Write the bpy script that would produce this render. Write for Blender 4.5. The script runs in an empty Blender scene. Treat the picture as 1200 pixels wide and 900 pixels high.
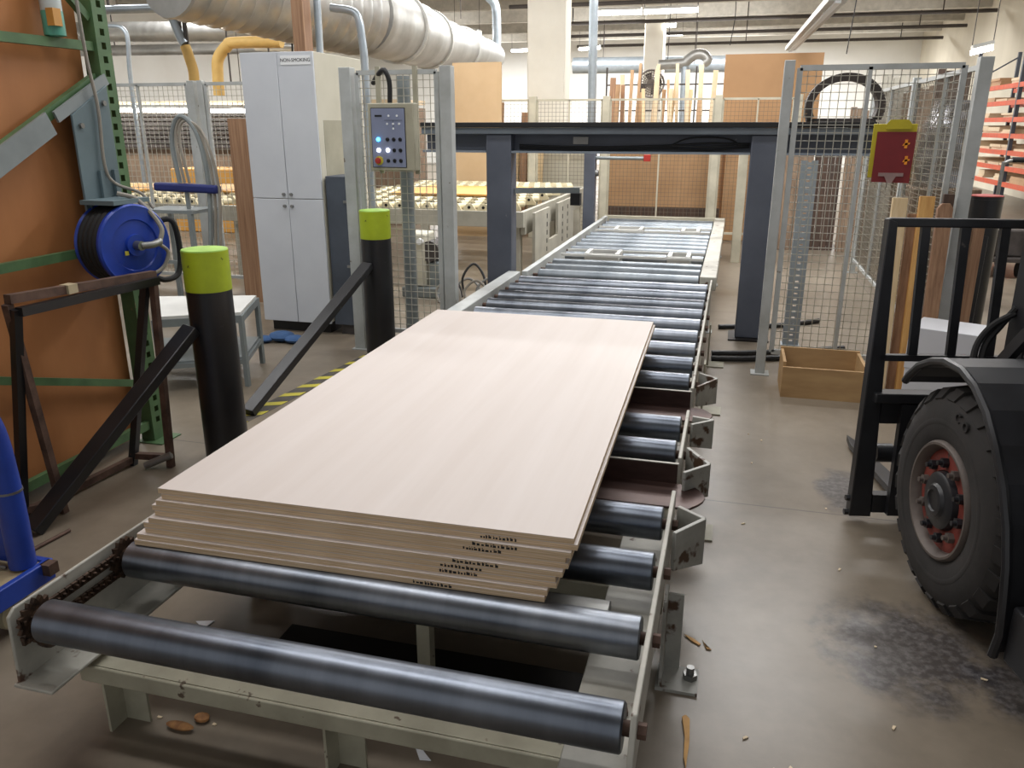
import bpy, math, random
from math import sin, cos, pi, radians
from mathutils import Vector as V, Matrix
random.seed(7)
S = bpy.context.scene
C = S.collection

# ------------------------------------------------------------------ camera
PITCH, YAW, HC, FPX = 17.87, 15.08, 1.62, 939.0
cam_d = bpy.data.cameras.new('camera')
cam = bpy.data.objects.new('camera', cam_d)
C.objects.link(cam)
cam.location = (0, 0, HC)
cam.rotation_euler = (radians(90 - PITCH), 0, radians(YAW))
cam_d.sensor_width = 36
cam_d.lens = FPX / 1200 * 36
cam_d.clip_end = 200
S.camera = cam

# ------------------------------------------------------------------ materials
def lin(c):
    out = []
    for v in c:
        v /= 255
        out.append(v / 12.92 if v <= .04045 else ((v + .055) / 1.055) ** 2.4)
    return (*out, 1)

def mat(name, rgb, rough=.6, metal=0, var=.12, scale=6, stretch=(1, 1, 1), dark=None, chips=None, chip_at=.66,
        chip_scale=14, bump=0, emit=0, alpha=None, spec=.5):
    """noise-mottled paint / wood / metal; dark = second tone, chips = worn-through colour in thresholded noise"""
    m = bpy.data.materials.new(name); m.use_nodes = True
    nt = m.node_tree; N = nt.nodes; L = nt.links
    b = N['Principled BSDF']
    tc = N.new('ShaderNodeTexCoord'); mp = N.new('ShaderNodeMapping'); mp.inputs['Scale'].default_value = stretch
    L.new(tc.outputs['Object'], mp.inputs['Vector'])
    nz = N.new('ShaderNodeTexNoise'); nz.inputs['Scale'].default_value = scale; nz.inputs['Detail'].default_value = 6
    nz.inputs['Roughness'].default_value = .6
    L.new(mp.outputs[0], nz.inputs['Vector'])
    rp = N.new('ShaderNodeValToRGB')
    c1 = lin(rgb)
    c0 = lin(dark) if dark else tuple(max(0, x * (1 - 2.2 * var)) for x in c1[:3]) + (1,)
    rp.color_ramp.elements[0].position = .3; rp.color_ramp.elements[0].color = c0
    rp.color_ramp.elements[1].position = .68; rp.color_ramp.elements[1].color = c1
    L.new(nz.outputs['Fac'], rp.inputs['Fac'])
    col = rp.outputs['Color']
    if chips:
        n2 = N.new('ShaderNodeTexNoise'); n2.inputs['Scale'].default_value = chip_scale; n2.inputs['Detail'].default_value = 8
        L.new(mp.outputs[0], n2.inputs['Vector'])
        r2 = N.new('ShaderNodeValToRGB')
        r2.color_ramp.elements[0].position = chip_at; r2.color_ramp.elements[0].color = (0, 0, 0, 1)
        r2.color_ramp.elements[1].position = chip_at + .04; r2.color_ramp.elements[1].color = (1, 1, 1, 1)
        L.new(n2.outputs['Fac'], r2.inputs['Fac'])
        mx = N.new('ShaderNodeMix'); mx.data_type = 'RGBA'
        L.new(r2.outputs['Color'], mx.inputs['Factor']); L.new(col, mx.inputs['A']); mx.inputs['B'].default_value = lin(chips)
        col = mx.outputs['Result']
    L.new(col, b.inputs['Base Color'])
    b.inputs['Metallic'].default_value = metal
    b.inputs['Specular IOR Level'].default_value = spec
    rr = N.new('ShaderNodeMapRange'); rr.inputs['To Min'].default_value = max(.05, rough - .1); rr.inputs['To Max'].default_value = min(1, rough + .1)
    L.new(nz.outputs['Fac'], rr.inputs['Value']); L.new(rr.outputs[0], b.inputs['Roughness'])
    if bump:
        bp = N.new('ShaderNodeBump'); bp.inputs['Strength'].default_value = bump; bp.inputs['Distance'].default_value = .01
        L.new(nz.outputs['Fac'], bp.inputs['Height']); L.new(bp.outputs[0], b.inputs['Normal'])
    if emit:
        b.inputs['Emission Color'].default_value = c1; b.inputs['Emission Strength'].default_value = emit
    if alpha is not None:
        b.inputs['Alpha'].default_value = alpha
    return m

M_ = {}
def mk(key, *a, **k):
    M_[key] = mat(key, *a, **k)
mk('roller_steel', (126, 132, 142), .33, .95, dark=(86, 92, 102), scale=3.2, stretch=(1.6, .3, .3), chips=(96, 94, 98), chip_at=.72, chip_scale=7)
mk('roller_worn', (142, 147, 155), .34, .95, dark=(96, 102, 111), scale=3.0, stretch=(1.6, .3, .3), chips=(108, 108, 110), chip_at=.7, chip_scale=7)
mk('roller_zinc', (146, 152, 157), .46, .9, dark=(106, 113, 120), scale=3, stretch=(1.4, .3, .3))
mk('bare_steel', (150, 150, 148), .4, .8, chips=(95, 80, 68))
mk('rust_steel', (112, 88, 76), .7, .3, dark=(62, 46, 40), scale=12)
mk('brown_plate', (98, 76, 70), .42, .5, dark=(56, 40, 37), scale=5, stretch=(.4, 2, 2), chips=(140, 132, 126), chip_at=.72, chip_scale=9)
mk('conveyor_paint', (188, 186, 176), .55, dark=(150, 147, 138), scale=5, chips=(92, 70, 58), chip_at=.63, chip_scale=13)
mk('cream_paint', (176, 172, 152), .55, dark=(142, 138, 120), scale=5, chips=(88, 74, 60), chip_at=.66, chip_scale=20)
mk('guide_paint', (176, 176, 170), .55, dark=(140, 138, 130), scale=7, chips=(80, 58, 42), chip_at=.57, chip_scale=10)
mk('greasy_chain', (92, 72, 58), .5, .5, dark=(34, 26, 22), scale=60)
mk('dark_grease', (40, 36, 34), .5, .3, dark=(22, 20, 19), scale=10)
mk('fence_paint', (188, 192, 192), .5, dark=(160, 163, 160), scale=4, chips=(120, 112, 100), chip_at=.7)
mk('fence_cream', (196, 190, 170), .5, scale=4)
mk('wire_zinc', (196, 193, 180), .5, .2)
mk('wire_dark', (120, 112, 98), .5, .3)
mk('gantry_grey', (88, 93, 105), .5, dark=(76, 81, 93), scale=3, chips=(112, 116, 124), chip_at=.73)
mk('gantry_light', (128, 138, 148), .5, dark=(112, 120, 130), scale=3)
mk('black_rubber', (34, 34, 35), .75, dark=(24, 24, 25), scale=20)
mk('tyre_rubber', (55, 52, 51), .85, dark=(40, 39, 38), scale=9, bump=.2)
mk('black_paint', (30, 31, 35), .34, dark=(21, 21, 24), scale=5, chips=(168, 166, 162), chip_at=.725, chip_scale=8)
mk('forklift_black', (42, 43, 47), .4, dark=(30, 30, 33), scale=7, chips=(98, 92, 86), chip_at=.7)
mk('bollard_green', (176, 196, 36), .5, dark=(150, 166, 28), scale=5, chips=(50, 52, 24), chip_at=.7, chip_scale=18)
mk('bollard_cap', (164, 206, 92), .55, dark=(136, 176, 70), scale=10)
mk('red_paint', (176, 50, 40), .5)
mk('rim_red', (140, 60, 50), .65, dark=(100, 50, 44), scale=9, chips=(88, 76, 70), chip_at=.62)
mk('rim_grey', (112, 103, 97), .6, .3, dark=(90, 82, 78), scale=9)
mk('orange_sheet', (180, 122, 74), .6, dark=(158, 102, 58), scale=1.4, stretch=(1, 1.6, .5), chips=(150, 88, 44), chip_at=.72, chip_scale=3)
mk('rack_green', (86, 118, 78), .5, dark=(66, 94, 62), scale=8, chips=(120, 110, 80), chip_at=.7)
mk('plate_slate', (104, 122, 128), .5, dark=(90, 106, 112), scale=3)
mk('reel_blue', (30, 66, 172), .38, dark=(24, 52, 140), scale=5, chips=(120, 130, 150), chip_at=.745)
mk('cart_blue', (34, 70, 172), .45, dark=(26, 54, 140), scale=5)
mk('bar_blue', (28, 42, 112), .6)
mk('yellow', (212, 200, 72), .5)
mk('cabinet_white', (206, 210, 216), .5, dark=(196, 200, 207), scale=2)
mk('cabinet_cream', (206, 202, 186), .6, dark=(192, 188, 170), scale=2)
mk('slate_box', (78, 86, 98), .5, dark=(66, 72, 82), scale=3)
mk('sign_white', (236, 238, 240), .5, var=.02)
mk('ink', (22, 22, 26), .6, var=.02)
mk('panel_beige', (176, 172, 152), .5, scale=4)
mk('panel_lilac', (134, 142, 168), .45, dark=(126, 134, 160), scale=4)
mk('button_black', (14, 14, 18), .35)
mk('led_blue', (60, 190, 255), .4, emit=6)
mk('led_white', (245, 248, 255), .4, emit=5)
mk('ply_face', (211, 202, 197), .5, dark=(201, 190, 183), scale=1.2, stretch=(7, .35, 1))
mk('lumber_pale', (226, 204, 166), .6, dark=(204, 176, 132), scale=5, stretch=(6, 6, .4))
mk('lumber_pine', (222, 176, 108), .6, dark=(190, 138, 76), scale=5, stretch=(6, 6, .4), chips=(110, 62, 34), chip_at=.72, chip_scale=5)
mk('lumber_brown', (172, 136, 106), .6, dark=(128, 94, 70), scale=6, stretch=(8, 8, .3))
mk('lumber_dark', (92, 70, 56), .7, dark=(56, 46, 42), scale=6, stretch=(6, 6, .4))
mk('tan_sheet', (184, 144, 102), .65, dark=(170, 130, 90), scale=1.2)
mk('kraft_sheet', (186, 148, 108), .7, dark=(166, 128, 90), scale=2)
mk('light_tan', (206, 178, 140), .65, dark=(192, 162, 124), scale=1.5)
mk('pallet_brown', (150, 128, 106), .75, dark=(100, 82, 68), scale=6, stretch=(5, 5, .6))
mk('box_ply', (196, 162, 116), .65, dark=(168, 134, 92), scale=4, stretch=(.6, 3, 3))
mk('carton_white', (214, 216, 222), .6, dark=(204, 206, 212), scale=2)
mk('clip_red', (128, 36, 40), .5, dark=(112, 32, 36), scale=4)
mk('clip_yellow', (196, 180, 40), .5)
mk('clip_metal', (178, 150, 146), .4, .5)
mk('tag_orange', (252, 158, 44), .5)
mk('duct_zinc', (184, 184, 181), .42, .6, dark=(150, 150, 147), scale=2.5)
mk('pipe_zinc', (176, 186, 194), .38, .6, dark=(148, 158, 166), scale=4)
mk('hose_amber', (222, 186, 112), .6, dark=(200, 162, 90), scale=4)
mk('cream_roller', (236, 226, 192), .5, dark=(222, 208, 170), scale=8)
mk('board_orange', (224, 170, 88), .55, dark=(206, 148, 68), scale=3)
mk('concrete_cream', (232, 228, 216), .8, dark=(220, 215, 202), scale=1.5, chips=(150, 140, 126), chip_at=.77)
mk('wall_white', (236, 236, 232), .85, dark=(226, 225, 219), scale=.6)
mk('wall_cream', (218, 211, 194), .85, dark=(204, 197, 180), scale=.5, stretch=(1, 2, .3))
mk('ceiling_grey', (176, 172, 164), .85, dark=(156, 152, 145), scale=.8)
mk('joist', (198, 194, 184), .8)
mk('dark_pipe', (72, 66, 62), .6)
mk('tape_grey', (98, 92, 84), .6, dark=(60, 56, 54), scale=14)
mk('tube_light', (255, 252, 244), .5, emit=14, var=0)
mk('fixture', (206, 206, 202), .5, .2)
mk('fan_grey', (142, 134, 128), .5, .4)
mk('rack_orange', (214, 92, 54), .55, dark=(188, 74, 42), scale=6)
mk('board_cream', (226, 208, 178), .65, dark=(204, 182, 148), scale=3)
mk('board_tan', (196, 162, 126), .65, dark=(170, 138, 104), scale=3)
mk('foil', (198, 198, 200), .22, .9, dark=(90, 90, 96), scale=7)
mk('shelf_white', (226, 226, 222), .5, scale=2)
mk('frame_grey', (140, 148, 150), .5, .2, scale=4)
mk('drum_dark', (66, 58, 54), .6, dark=(44, 38, 36), scale=6)
mk('cable_black', (26, 26, 28), .5)
mk('cable_grey', (150, 144, 134), .5)
mk('jug_white', (196, 206, 206), .4)
mk('jug_teal', (86, 160, 140), .4)
mk('jug_label', (206, 150, 74), .5)
mk('machine_dark', (78, 72, 70), .6, dark=(50, 46, 44), scale=8)
mk('machine_grey', (186, 182, 168), .55, dark=(160, 156, 144), scale=4)
mk('cloth_blue', (64, 96, 142), .9, scale=15)
mk('bark', (176, 128, 78), .8, dark=(110, 72, 44), scale=30)
mk('splinter_wood', (220, 170, 104), .7, scale=20)
mk('paper', (232, 234, 238), .8, var=.03)
mk('wood_deck', (180, 166, 136), .7, dark=(150, 136, 108), scale=6)
mk('wheel_cream', (180, 170, 140), .6)

def ply_edge():
    """veneer layers: thin stripes up the sheet's edge"""
    m = bpy.data.materials.new('plywood_edge'); m.use_nodes = True
    nt = m.node_tree; N = nt.nodes; L = nt.links; b = N['Principled BSDF']
    tc = N.new('ShaderNodeTexCoord'); sp = N.new('ShaderNodeSeparateXYZ'); L.new(tc.outputs['Object'], sp.inputs[0])
    mu = N.new('ShaderNodeMath'); mu.operation = 'MULTIPLY'; mu.inputs[1].default_value = 2 * pi / .0055
    L.new(sp.outputs['Z'], mu.inputs[0])
    si = N.new('ShaderNodeMath'); si.operation = 'SINE'; L.new(mu.outputs[0], si.inputs[0])
    mp = N.new('ShaderNodeMapping'); mp.inputs['Scale'].default_value = (2.5, 2.5, 60); L.new(tc.outputs['Object'], mp.inputs[0])
    nz = N.new('ShaderNodeTexNoise'); nz.inputs['Scale'].default_value = 2.5; nz.inputs['Detail'].default_value = 5; L.new(mp.outputs[0], nz.inputs['Vector'])
    ad = N.new('ShaderNodeMath'); ad.operation = 'MULTIPLY_ADD'; ad.inputs[1].default_value = .13; L.new(si.outputs[0], ad.inputs[0]); L.new(nz.outputs['Fac'], ad.inputs[2])
    rp = N.new('ShaderNodeValToRGB')
    rp.color_ramp.elements[0].position = .22; rp.color_ramp.elements[0].color = lin((186, 158, 124))
    rp.color_ramp.elements[1].position = .75; rp.color_ramp.elements[1].color = lin((226, 202, 170))
    L.new(ad.outputs[0], rp.inputs['Fac']); L.new(rp.outputs['Color'], b.inputs['Base Color'])
    b.inputs['Roughness'].default_value = .75
    return m
M_['ply_edge'] = ply_edge()

def floor_mat():
    m = bpy.data.materials.new('polished_concrete'); m.use_nodes = True
    nt = m.node_tree; N = nt.nodes; L = nt.links; b = N['Principled BSDF']
    tc = N.new('ShaderNodeTexCoord')
    def noise(sc, det, stretch=(1, 1, 1), rough=.6):
        mp = N.new('ShaderNodeMapping'); mp.inputs['Scale'].default_value = stretch; L.new(tc.outputs['Object'], mp.inputs[0])
        n = N.new('ShaderNodeTexNoise'); n.inputs['Scale'].default_value = sc; n.inputs['Detail'].default_value = det; n.inputs['Roughness'].default_value = rough
        L.new(mp.outputs[0], n.inputs['Vector']); return n
    def ramp(src, p0, c0, p1, c1):
        r = N.new('ShaderNodeValToRGB'); r.color_ramp.elements[0].position = p0; r.color_ramp.elements[0].color = c0
        r.color_ramp.elements[1].position = p1; r.color_ramp.elements[1].color = c1; L.new(src, r.inputs['Fac']); return r.outputs['Color']
    def mix(f, a, bb):
        x = N.new('ShaderNodeMix'); x.data_type = 'RGBA'; L.new(f, x.inputs['Factor'])
        L.new(a, x.inputs['A'])
        if isinstance(bb, tuple): x.inputs['B'].default_value = bb
        else: L.new(bb, x.inputs['B'])
        return x.outputs['Result']
    n1 = noise(.9, 8); n2 = noise(7, 8); n3 = noise(1.1, 4, (2.2, .35, 1))
    base = ramp(n1.outputs['Fac'], .3, lin((106, 96, 83)), .7, lin((138, 127, 111)))
    fine = ramp(n2.outputs['Fac'], .35, lin((108, 98, 86)), .65, lin((138, 127, 113)))
    x = N.new('ShaderNodeMix'); x.data_type = 'RGBA'; x.inputs['Factor'].default_value = .35; L.new(base, x.inputs['A']); L.new(fine, x.inputs['B']); col = x.outputs['Result']
    streak = ramp(n3.outputs['Fac'], .52, (0, 0, 0, 1), .72, (.38, .38, .38, 1))
    col = mix(streak, col, lin((92, 84, 77)))
    speck = noise(42, 3); grit = ramp(speck.outputs['Fac'], .76, (0, 0, 0, 1), .79, (.5, .5, .5, 1))
    rg = N.new('ShaderNodeNewGeometry'); sp = N.new('ShaderNodeSeparateXYZ'); L.new(rg.outputs['Position'], sp.inputs[0])
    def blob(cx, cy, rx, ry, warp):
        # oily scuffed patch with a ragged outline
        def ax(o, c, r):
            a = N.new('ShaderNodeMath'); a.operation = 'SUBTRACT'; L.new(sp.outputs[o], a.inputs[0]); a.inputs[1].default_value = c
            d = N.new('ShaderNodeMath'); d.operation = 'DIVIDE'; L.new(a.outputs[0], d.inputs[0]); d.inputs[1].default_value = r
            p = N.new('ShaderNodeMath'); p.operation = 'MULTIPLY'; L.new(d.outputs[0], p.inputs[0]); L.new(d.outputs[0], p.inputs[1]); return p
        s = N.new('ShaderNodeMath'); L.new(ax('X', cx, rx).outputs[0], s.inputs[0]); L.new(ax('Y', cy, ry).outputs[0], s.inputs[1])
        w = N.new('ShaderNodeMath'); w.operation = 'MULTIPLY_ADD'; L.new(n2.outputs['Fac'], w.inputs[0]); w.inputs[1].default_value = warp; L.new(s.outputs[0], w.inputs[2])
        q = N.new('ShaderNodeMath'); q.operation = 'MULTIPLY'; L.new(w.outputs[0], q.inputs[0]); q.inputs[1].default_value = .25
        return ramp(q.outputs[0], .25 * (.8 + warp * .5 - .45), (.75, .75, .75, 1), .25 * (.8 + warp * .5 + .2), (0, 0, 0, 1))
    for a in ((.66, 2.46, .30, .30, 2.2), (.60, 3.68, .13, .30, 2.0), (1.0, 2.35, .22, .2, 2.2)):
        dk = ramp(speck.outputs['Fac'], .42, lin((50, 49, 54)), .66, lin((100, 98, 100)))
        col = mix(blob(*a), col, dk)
    # saw-cut slab joints
    for o, per, off in (('Y', 4.0, .58), ('X', 5.0, 3.6)):
        a = N.new('ShaderNodeMath'); a.operation = 'ADD'; L.new(sp.outputs[o], a.inputs[0]); a.inputs[1].default_value = off + 40
        md = N.new('ShaderNodeMath'); md.operation = 'MODULO'; L.new(a.outputs[0], md.inputs[0]); md.inputs[1].default_value = per
        lt = N.new('ShaderNodeMath'); lt.operation = 'LESS_THAN'; L.new(md.outputs[0], lt.inputs[0]); lt.inputs[1].default_value = .008
        col = mix(lt.outputs[0], col, lin((88, 80, 72)))
    col = mix(grit, col, lin((176, 164, 146)))
    L.new(col, b.inputs['Base Color'])
    rr = N.new('ShaderNodeMapRange'); rr.inputs['To Min'].default_value = .22; rr.inputs['To Max'].default_value = .46
    L.new(n1.outputs['Fac'], rr.inputs['Value']); L.new(rr.outputs[0], b.inputs['Roughness'])
    b.inputs['Specular IOR Level'].default_value = .45
    bp = N.new('ShaderNodeBump'); bp.inputs['Strength'].default_value = .08; bp.inputs['Distance'].default_value = .004
    L.new(n2.outputs['Fac'], bp.inputs['Height']); L.new(bp.outputs[0], b.inputs['Normal'])
    return m
M_['floor'] = floor_mat()

# ------------------------------------------------------------------ mesh builder
class MB:
    def __init__(s, T=None):
        s.v = []; s.f = []; s.T = T
    def add(s, vs, fs):
        o = len(s.v)
        for p in vs:
            p = V(p); s.v.append(s.T @ p if s.T else p)
        s.f += [[i + o for i in f] for f in fs]
        return s
    def box(s, x0, x1, y0, y1, z0, z1):
        vs = [(x, y, z) for z in (z0, z1) for x, y in ((x0, y0), (x1, y0), (x1, y1), (x0, y1))]
        return s.add(vs, [(3, 2, 1, 0), (4, 5, 6, 7), (0, 1, 5, 4), (1, 2, 6, 5), (2, 3, 7, 6), (3, 0, 4, 7)])
    def bar(s, p, q, w, h, up=(0, 0, 1)):
        p = V(p); q = V(q); d = (q - p).normalized(); up = V(up)
        if abs(d.dot(up)) > .98: up = V((0, 1, 0))
        a = d.cross(up).normalized(); b = a.cross(d)
        vs = [e + a * (w / 2 * i) + b * (h / 2 * j) for e in (p, q) for i, j in ((-1, -1), (1, -1), (1, 1), (-1, 1))]
        return s.add(vs, [(3, 2, 1, 0), (4, 5, 6, 7), (0, 1, 5, 4), (1, 2, 6, 5), (2, 3, 7, 6), (3, 0, 4, 7)])
    def tube(s, pts, r, n=8, r2=None, closed=False, cap=True):
        pts = [V(p) for p in pts]; k = len(pts); rings = []
        ref = None
        for i, p in enumerate(pts):
            if closed: d = (pts[(i + 1) % k] - pts[i - 1]).normalized()
            else: d = ((pts[min(i + 1, k - 1)] - pts[max(i - 1, 0)])).normalized()
            if ref is None:
                ref = d.orthogonal().normalized()
            a = (ref - d * ref.dot(d)).normalized(); ref = a; b = d.cross(a)
            rr = r if r2 is None else r + (r2 - r) * i / (k - 1)
            if isinstance(r, (list, tuple)): rr = r[i]
            rings.append([p + (a * cos(2 * pi * j / n) + b * sin(2 * pi * j / n)) * rr for j in range(n)])
        vs = [q for g in rings for q in g]; fs = []
        for i in range(k if closed else k - 1):
            i2 = (i + 1) % k
            for j in range(n):
                fs.append((i * n + j, i * n + (j + 1) % n, i2 * n + (j + 1) % n, i2 * n + j))
        if cap and not closed:
            fs.append(tuple(range(n))[::-1]); fs.append(tuple((k - 1) * n + j for j in range(n)))
        return s.add(vs, fs)
    def cyl(s, p, q, r, n=20, r2=None):
        return s.tube([p, q], r, n, r2)
    def lathe(s, prof, o, axis, n=32, closed=False):
        """prof: (radius, distance along axis)"""
        o = V(o); d = V(axis).normalized(); a = d.orthogonal().normalized(); b = d.cross(a)
        vs = []; k = len(prof)
        for r, h in prof:
            for j in range(n):
                vs.append(o + d * h + (a * cos(2 * pi * j / n) + b * sin(2 * pi * j / n)) * r)
        fs = []
        for i in range(k if closed else k - 1):
            i2 = (i + 1) % k
            for j in range(n):
                fs.append((i * n + j, i * n + (j + 1) % n, i2 * n + (j + 1) % n, i2 * n + j))
        if not closed:
            fs.append(tuple(range(n))[::-1]); fs.append(tuple((k - 1) * n + j for j in range(n)))
        return s.add(vs, fs)
    def prism(s, poly, vec):
        n = len(poly); poly = [V(p) for p in poly]; vec = V(vec)
        vs = poly + [p + vec for p in poly]
        fs = [tuple(range(n))[::-1], tuple(range(n, 2 * n))] + [(i, (i + 1) % n, (i + 1) % n + n, i + n) for i in range(n)]
        return s.add(vs, fs)
    def ball(s, c, r, n=14, sc=(1, 1, 1)):
        m = n // 2; c = V(c)
        vs = [c + V((0, 0, r * sc[2]))]
        for i in range(1, m):
            t = pi * i / m
            for j in range(n):
                vs.append(c + V((r * sc[0] * sin(t) * cos(2 * pi * j / n), r * sc[1] * sin(t) * sin(2 * pi * j / n), r * sc[2] * cos(t))))
        vs.append(c - V((0, 0, r * sc[2]))); e = len(vs) - 1
        fs = [(0, 1 + j, 1 + (j + 1) % n) for j in range(n)]
        for i in range(m - 2):
            for j in range(n):
                fs.append((1 + i * n + j, 1 + (i + 1) * n + j, 1 + (i + 1) * n + (j + 1) % n, 1 + i * n + (j + 1) % n))
        fs += [(e, 1 + (m - 2) * n + (j + 1) % n, 1 + (m - 2) * n + j) for j in range(n)]
        return s.add(vs, fs)
    def grid(s, o, u, v, pitch, r=.003, pv=None):
        """welded wire grid filling the parallelogram o, u, v"""
        o = V(o); u = V(u); v = V(v); nu = max(1, round(u.length / pitch)); nv = max(1, round(v.length / (pv or pitch)))
        for i in range(nu + 1): s.tube([o + u * i / nu, o + u * i / nu + v], r, 4, cap=False)
        for j in range(nv + 1): s.tube([o + v * j / nv, o + v * j / nv + u], r, 4, cap=False)
        return s
    def build(s, name, m, parent=None, bevel=0, loc=None):
        vs = s.v
        if parent is not None:
            root = parent
            while root.parent: root = root.parent
            off = root.location.copy()
        else:
            xs = [p.x for p in vs]; ys = [p.y for p in vs]; zs = [p.z for p in vs]
            off = V(loc) if loc else V(((min(xs) + max(xs)) / 2, (min(ys) + max(ys)) / 2, min(zs)))
        me = bpy.data.meshes.new(name)
        me.from_pydata([tuple(p - off) for p in vs], [], s.f)
        import bmesh
        bm = bmesh.new(); bm.from_mesh(me); bmesh.ops.recalc_face_normals(bm, faces=bm.faces); bm.to_mesh(me); bm.free()
        me.materials.append(M_[m] if isinstance(m, str) else m)
        me.shade_smooth(); me.set_sharp_from_angle(angle=radians(38))
        o = bpy.data.objects.new(name, me); C.objects.link(o)
        if parent is not None: o.parent = parent
        else: o.location = off
        if bevel:
            b = o.modifiers.new('edge', 'BEVEL'); b.width = bevel; b.segments = 2; b.limit_method = 'ANGLE'; b.angle_limit = radians(40)
        return o

def tag(o, label=None, cat=None, group=None, kind=None):
    if label: o['label'] = label
    if cat: o['category'] = cat
    if group: o['group'] = group
    if kind: o['kind'] = kind
    return o
def thing(name, label, cat, loc, group=None):
    o = bpy.data.objects.new(name, None); C.objects.link(o); o.location = loc; o.empty_display_size = .1
    return tag(o, label, cat, group)
def copy_tree(o, off=(0, 0, 0), parent=None):
    c = o.copy(); C.objects.link(c)
    if parent is not None: c.parent = parent
    c.location = c.location + V(off)
    for ch in list(o.children): copy_tree(ch, (0, 0, 0), c)
    return c
def struct(name, mb, m, bevel=0, label=None):
    o = mb.build(name, m, bevel=bevel); o['kind'] = 'structure'
    if label: o['label'] = label
    return o
def text(name, body, size, mtx, m, parent=None, ext=.0008):
    cu = bpy.data.curves.new(name, 'FONT'); cu.body = body; cu.size = size; cu.align_x = 'CENTER'; cu.align_y = 'CENTER'; cu.extrude = ext
    t = bpy.data.objects.new(name, cu); C.objects.link(t)
    dg = bpy.context.evaluated_depsgraph_get()
    me = bpy.data.meshes.new_from_object(t.evaluated_get(dg))
    bpy.data.objects.remove(t)
    root = parent
    while root.parent: root = root.parent
    me.transform(Matrix.Translation(-root.location) @ mtx)
    me.materials.clear(); me.materials.append(M_[m])
    o = bpy.data.objects.new(name, me); C.objects.link(o); o.parent = parent
    return o
def arc(c, r, a0, a1, n, ax1, ax2):
    c = V(c); ax1 = V(ax1); ax2 = V(ax2)
    return [c + ax1 * (r * cos(a0 + (a1 - a0) * i / n)) + ax2 * (r * sin(a0 + (a1 - a0) * i / n)) for i in range(n + 1)]
def curve(pts, n=6):
    """Catmull-Rom through pts"""
    P = [V(p) for p in pts]; P = [P[0] * 2 - P[1]] + P + [P[-1] * 2 - P[-2]]; out = []
    for i in range(1, len(P) - 2):
        for k in range(n):
            t = k / n
            out.append(.5 * ((2 * P[i]) + (P[i + 1] - P[i - 1]) * t + (2 * P[i - 1] - 5 * P[i] + 4 * P[i + 1] - P[i + 2]) * t * t + (3 * P[i] - P[i - 1] - 3 * P[i + 1] + P[i + 2]) * t ** 3))
    out.append(P[-2]); return out

# ================================================================== THE SETTING
struct('floor', MB().box(-17, 12, -4, 37, -.15, 0), 'floor')
struct('ceiling', MB().box(-17, 12, -4, 37, 5.3, 5.5), 'ceiling_grey')
struct('wall_back', MB().box(-17, 12, 36, 36.3, 0, 5.3), 'wall_white')
struct('wall_right', MB().box(6.5, 6.8, 4, 36, 0, 5.3), 'wall_cream')
struct('wall_left', MB().box(-17, -16.7, -4, 36, 0, 5.3), 'wall_white')
for i, y in enumerate((20.5, 24, 27, 30, 33)):
    struct('trim_%d' % (i + 1), MB().box(-16.7, 6.5, y - .12, y + .12, 4.75, 5.3), 'joist', label='pale roof beam across the hall')
struct('trim_6', MB().box(6.1, 6.5, 17.5, 18.3, 0, 5.3), 'wall_cream', label='cream wall pilaster beside the orange rack')
struct('trim_7', MB().box(-3.26, -2.66, 13, 13.45, 0, 5.3), 'concrete_cream', bevel=.02, label='wide cream concrete column behind the grey gantry')
struct('trim_8', MB().box(-2.92, -2.34, 26, 26.6, 0, 5.3), 'concrete_cream', bevel=.02, label='white column far back carrying the fan')

# ------------------------------------------------------------------ floor tape
tp = thing('floor_tape', 'yellow and black hazard tape on floor beside the bollards', 'floor tape', (-2.57, 4.8, 0))
a, b = V((-2.66, 3.6, 0)), V((-2.46, 5.56, 0)); d = (b - a).normalized(); w = V((d.y, -d.x, 0)) * .055
MB().add([a - w + V((0, 0, .002)), a + w + V((0, 0, .002)), b + w + V((0, 0, .002)), b - w + V((0, 0, .002)), a - w, a + w, b + w, b - w],
         [(0, 1, 2, 3), (4, 5, 1, 0), (5, 6, 2, 1), (6, 7, 3, 2), (7, 4, 0, 3), (7, 6, 5, 4)]).build('tape', 'tape_grey', tp)
st = MB(); L_ = (b - a).length; k = .04
while k < L_ - .16:
    q = a + d * k
    st.prism([q - w + V((0, 0, .002)), q - w + d * .07 + V((0, 0, .002)), q + w + d * .14 + V((0, 0, .002)), q + w + d * .07 + V((0, 0, .002))], (0, 0, .0012))
    k += .19
o = st.build('stripe', 'yellow', tp); o['label'] = 'yellow slanted stripes'

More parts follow.
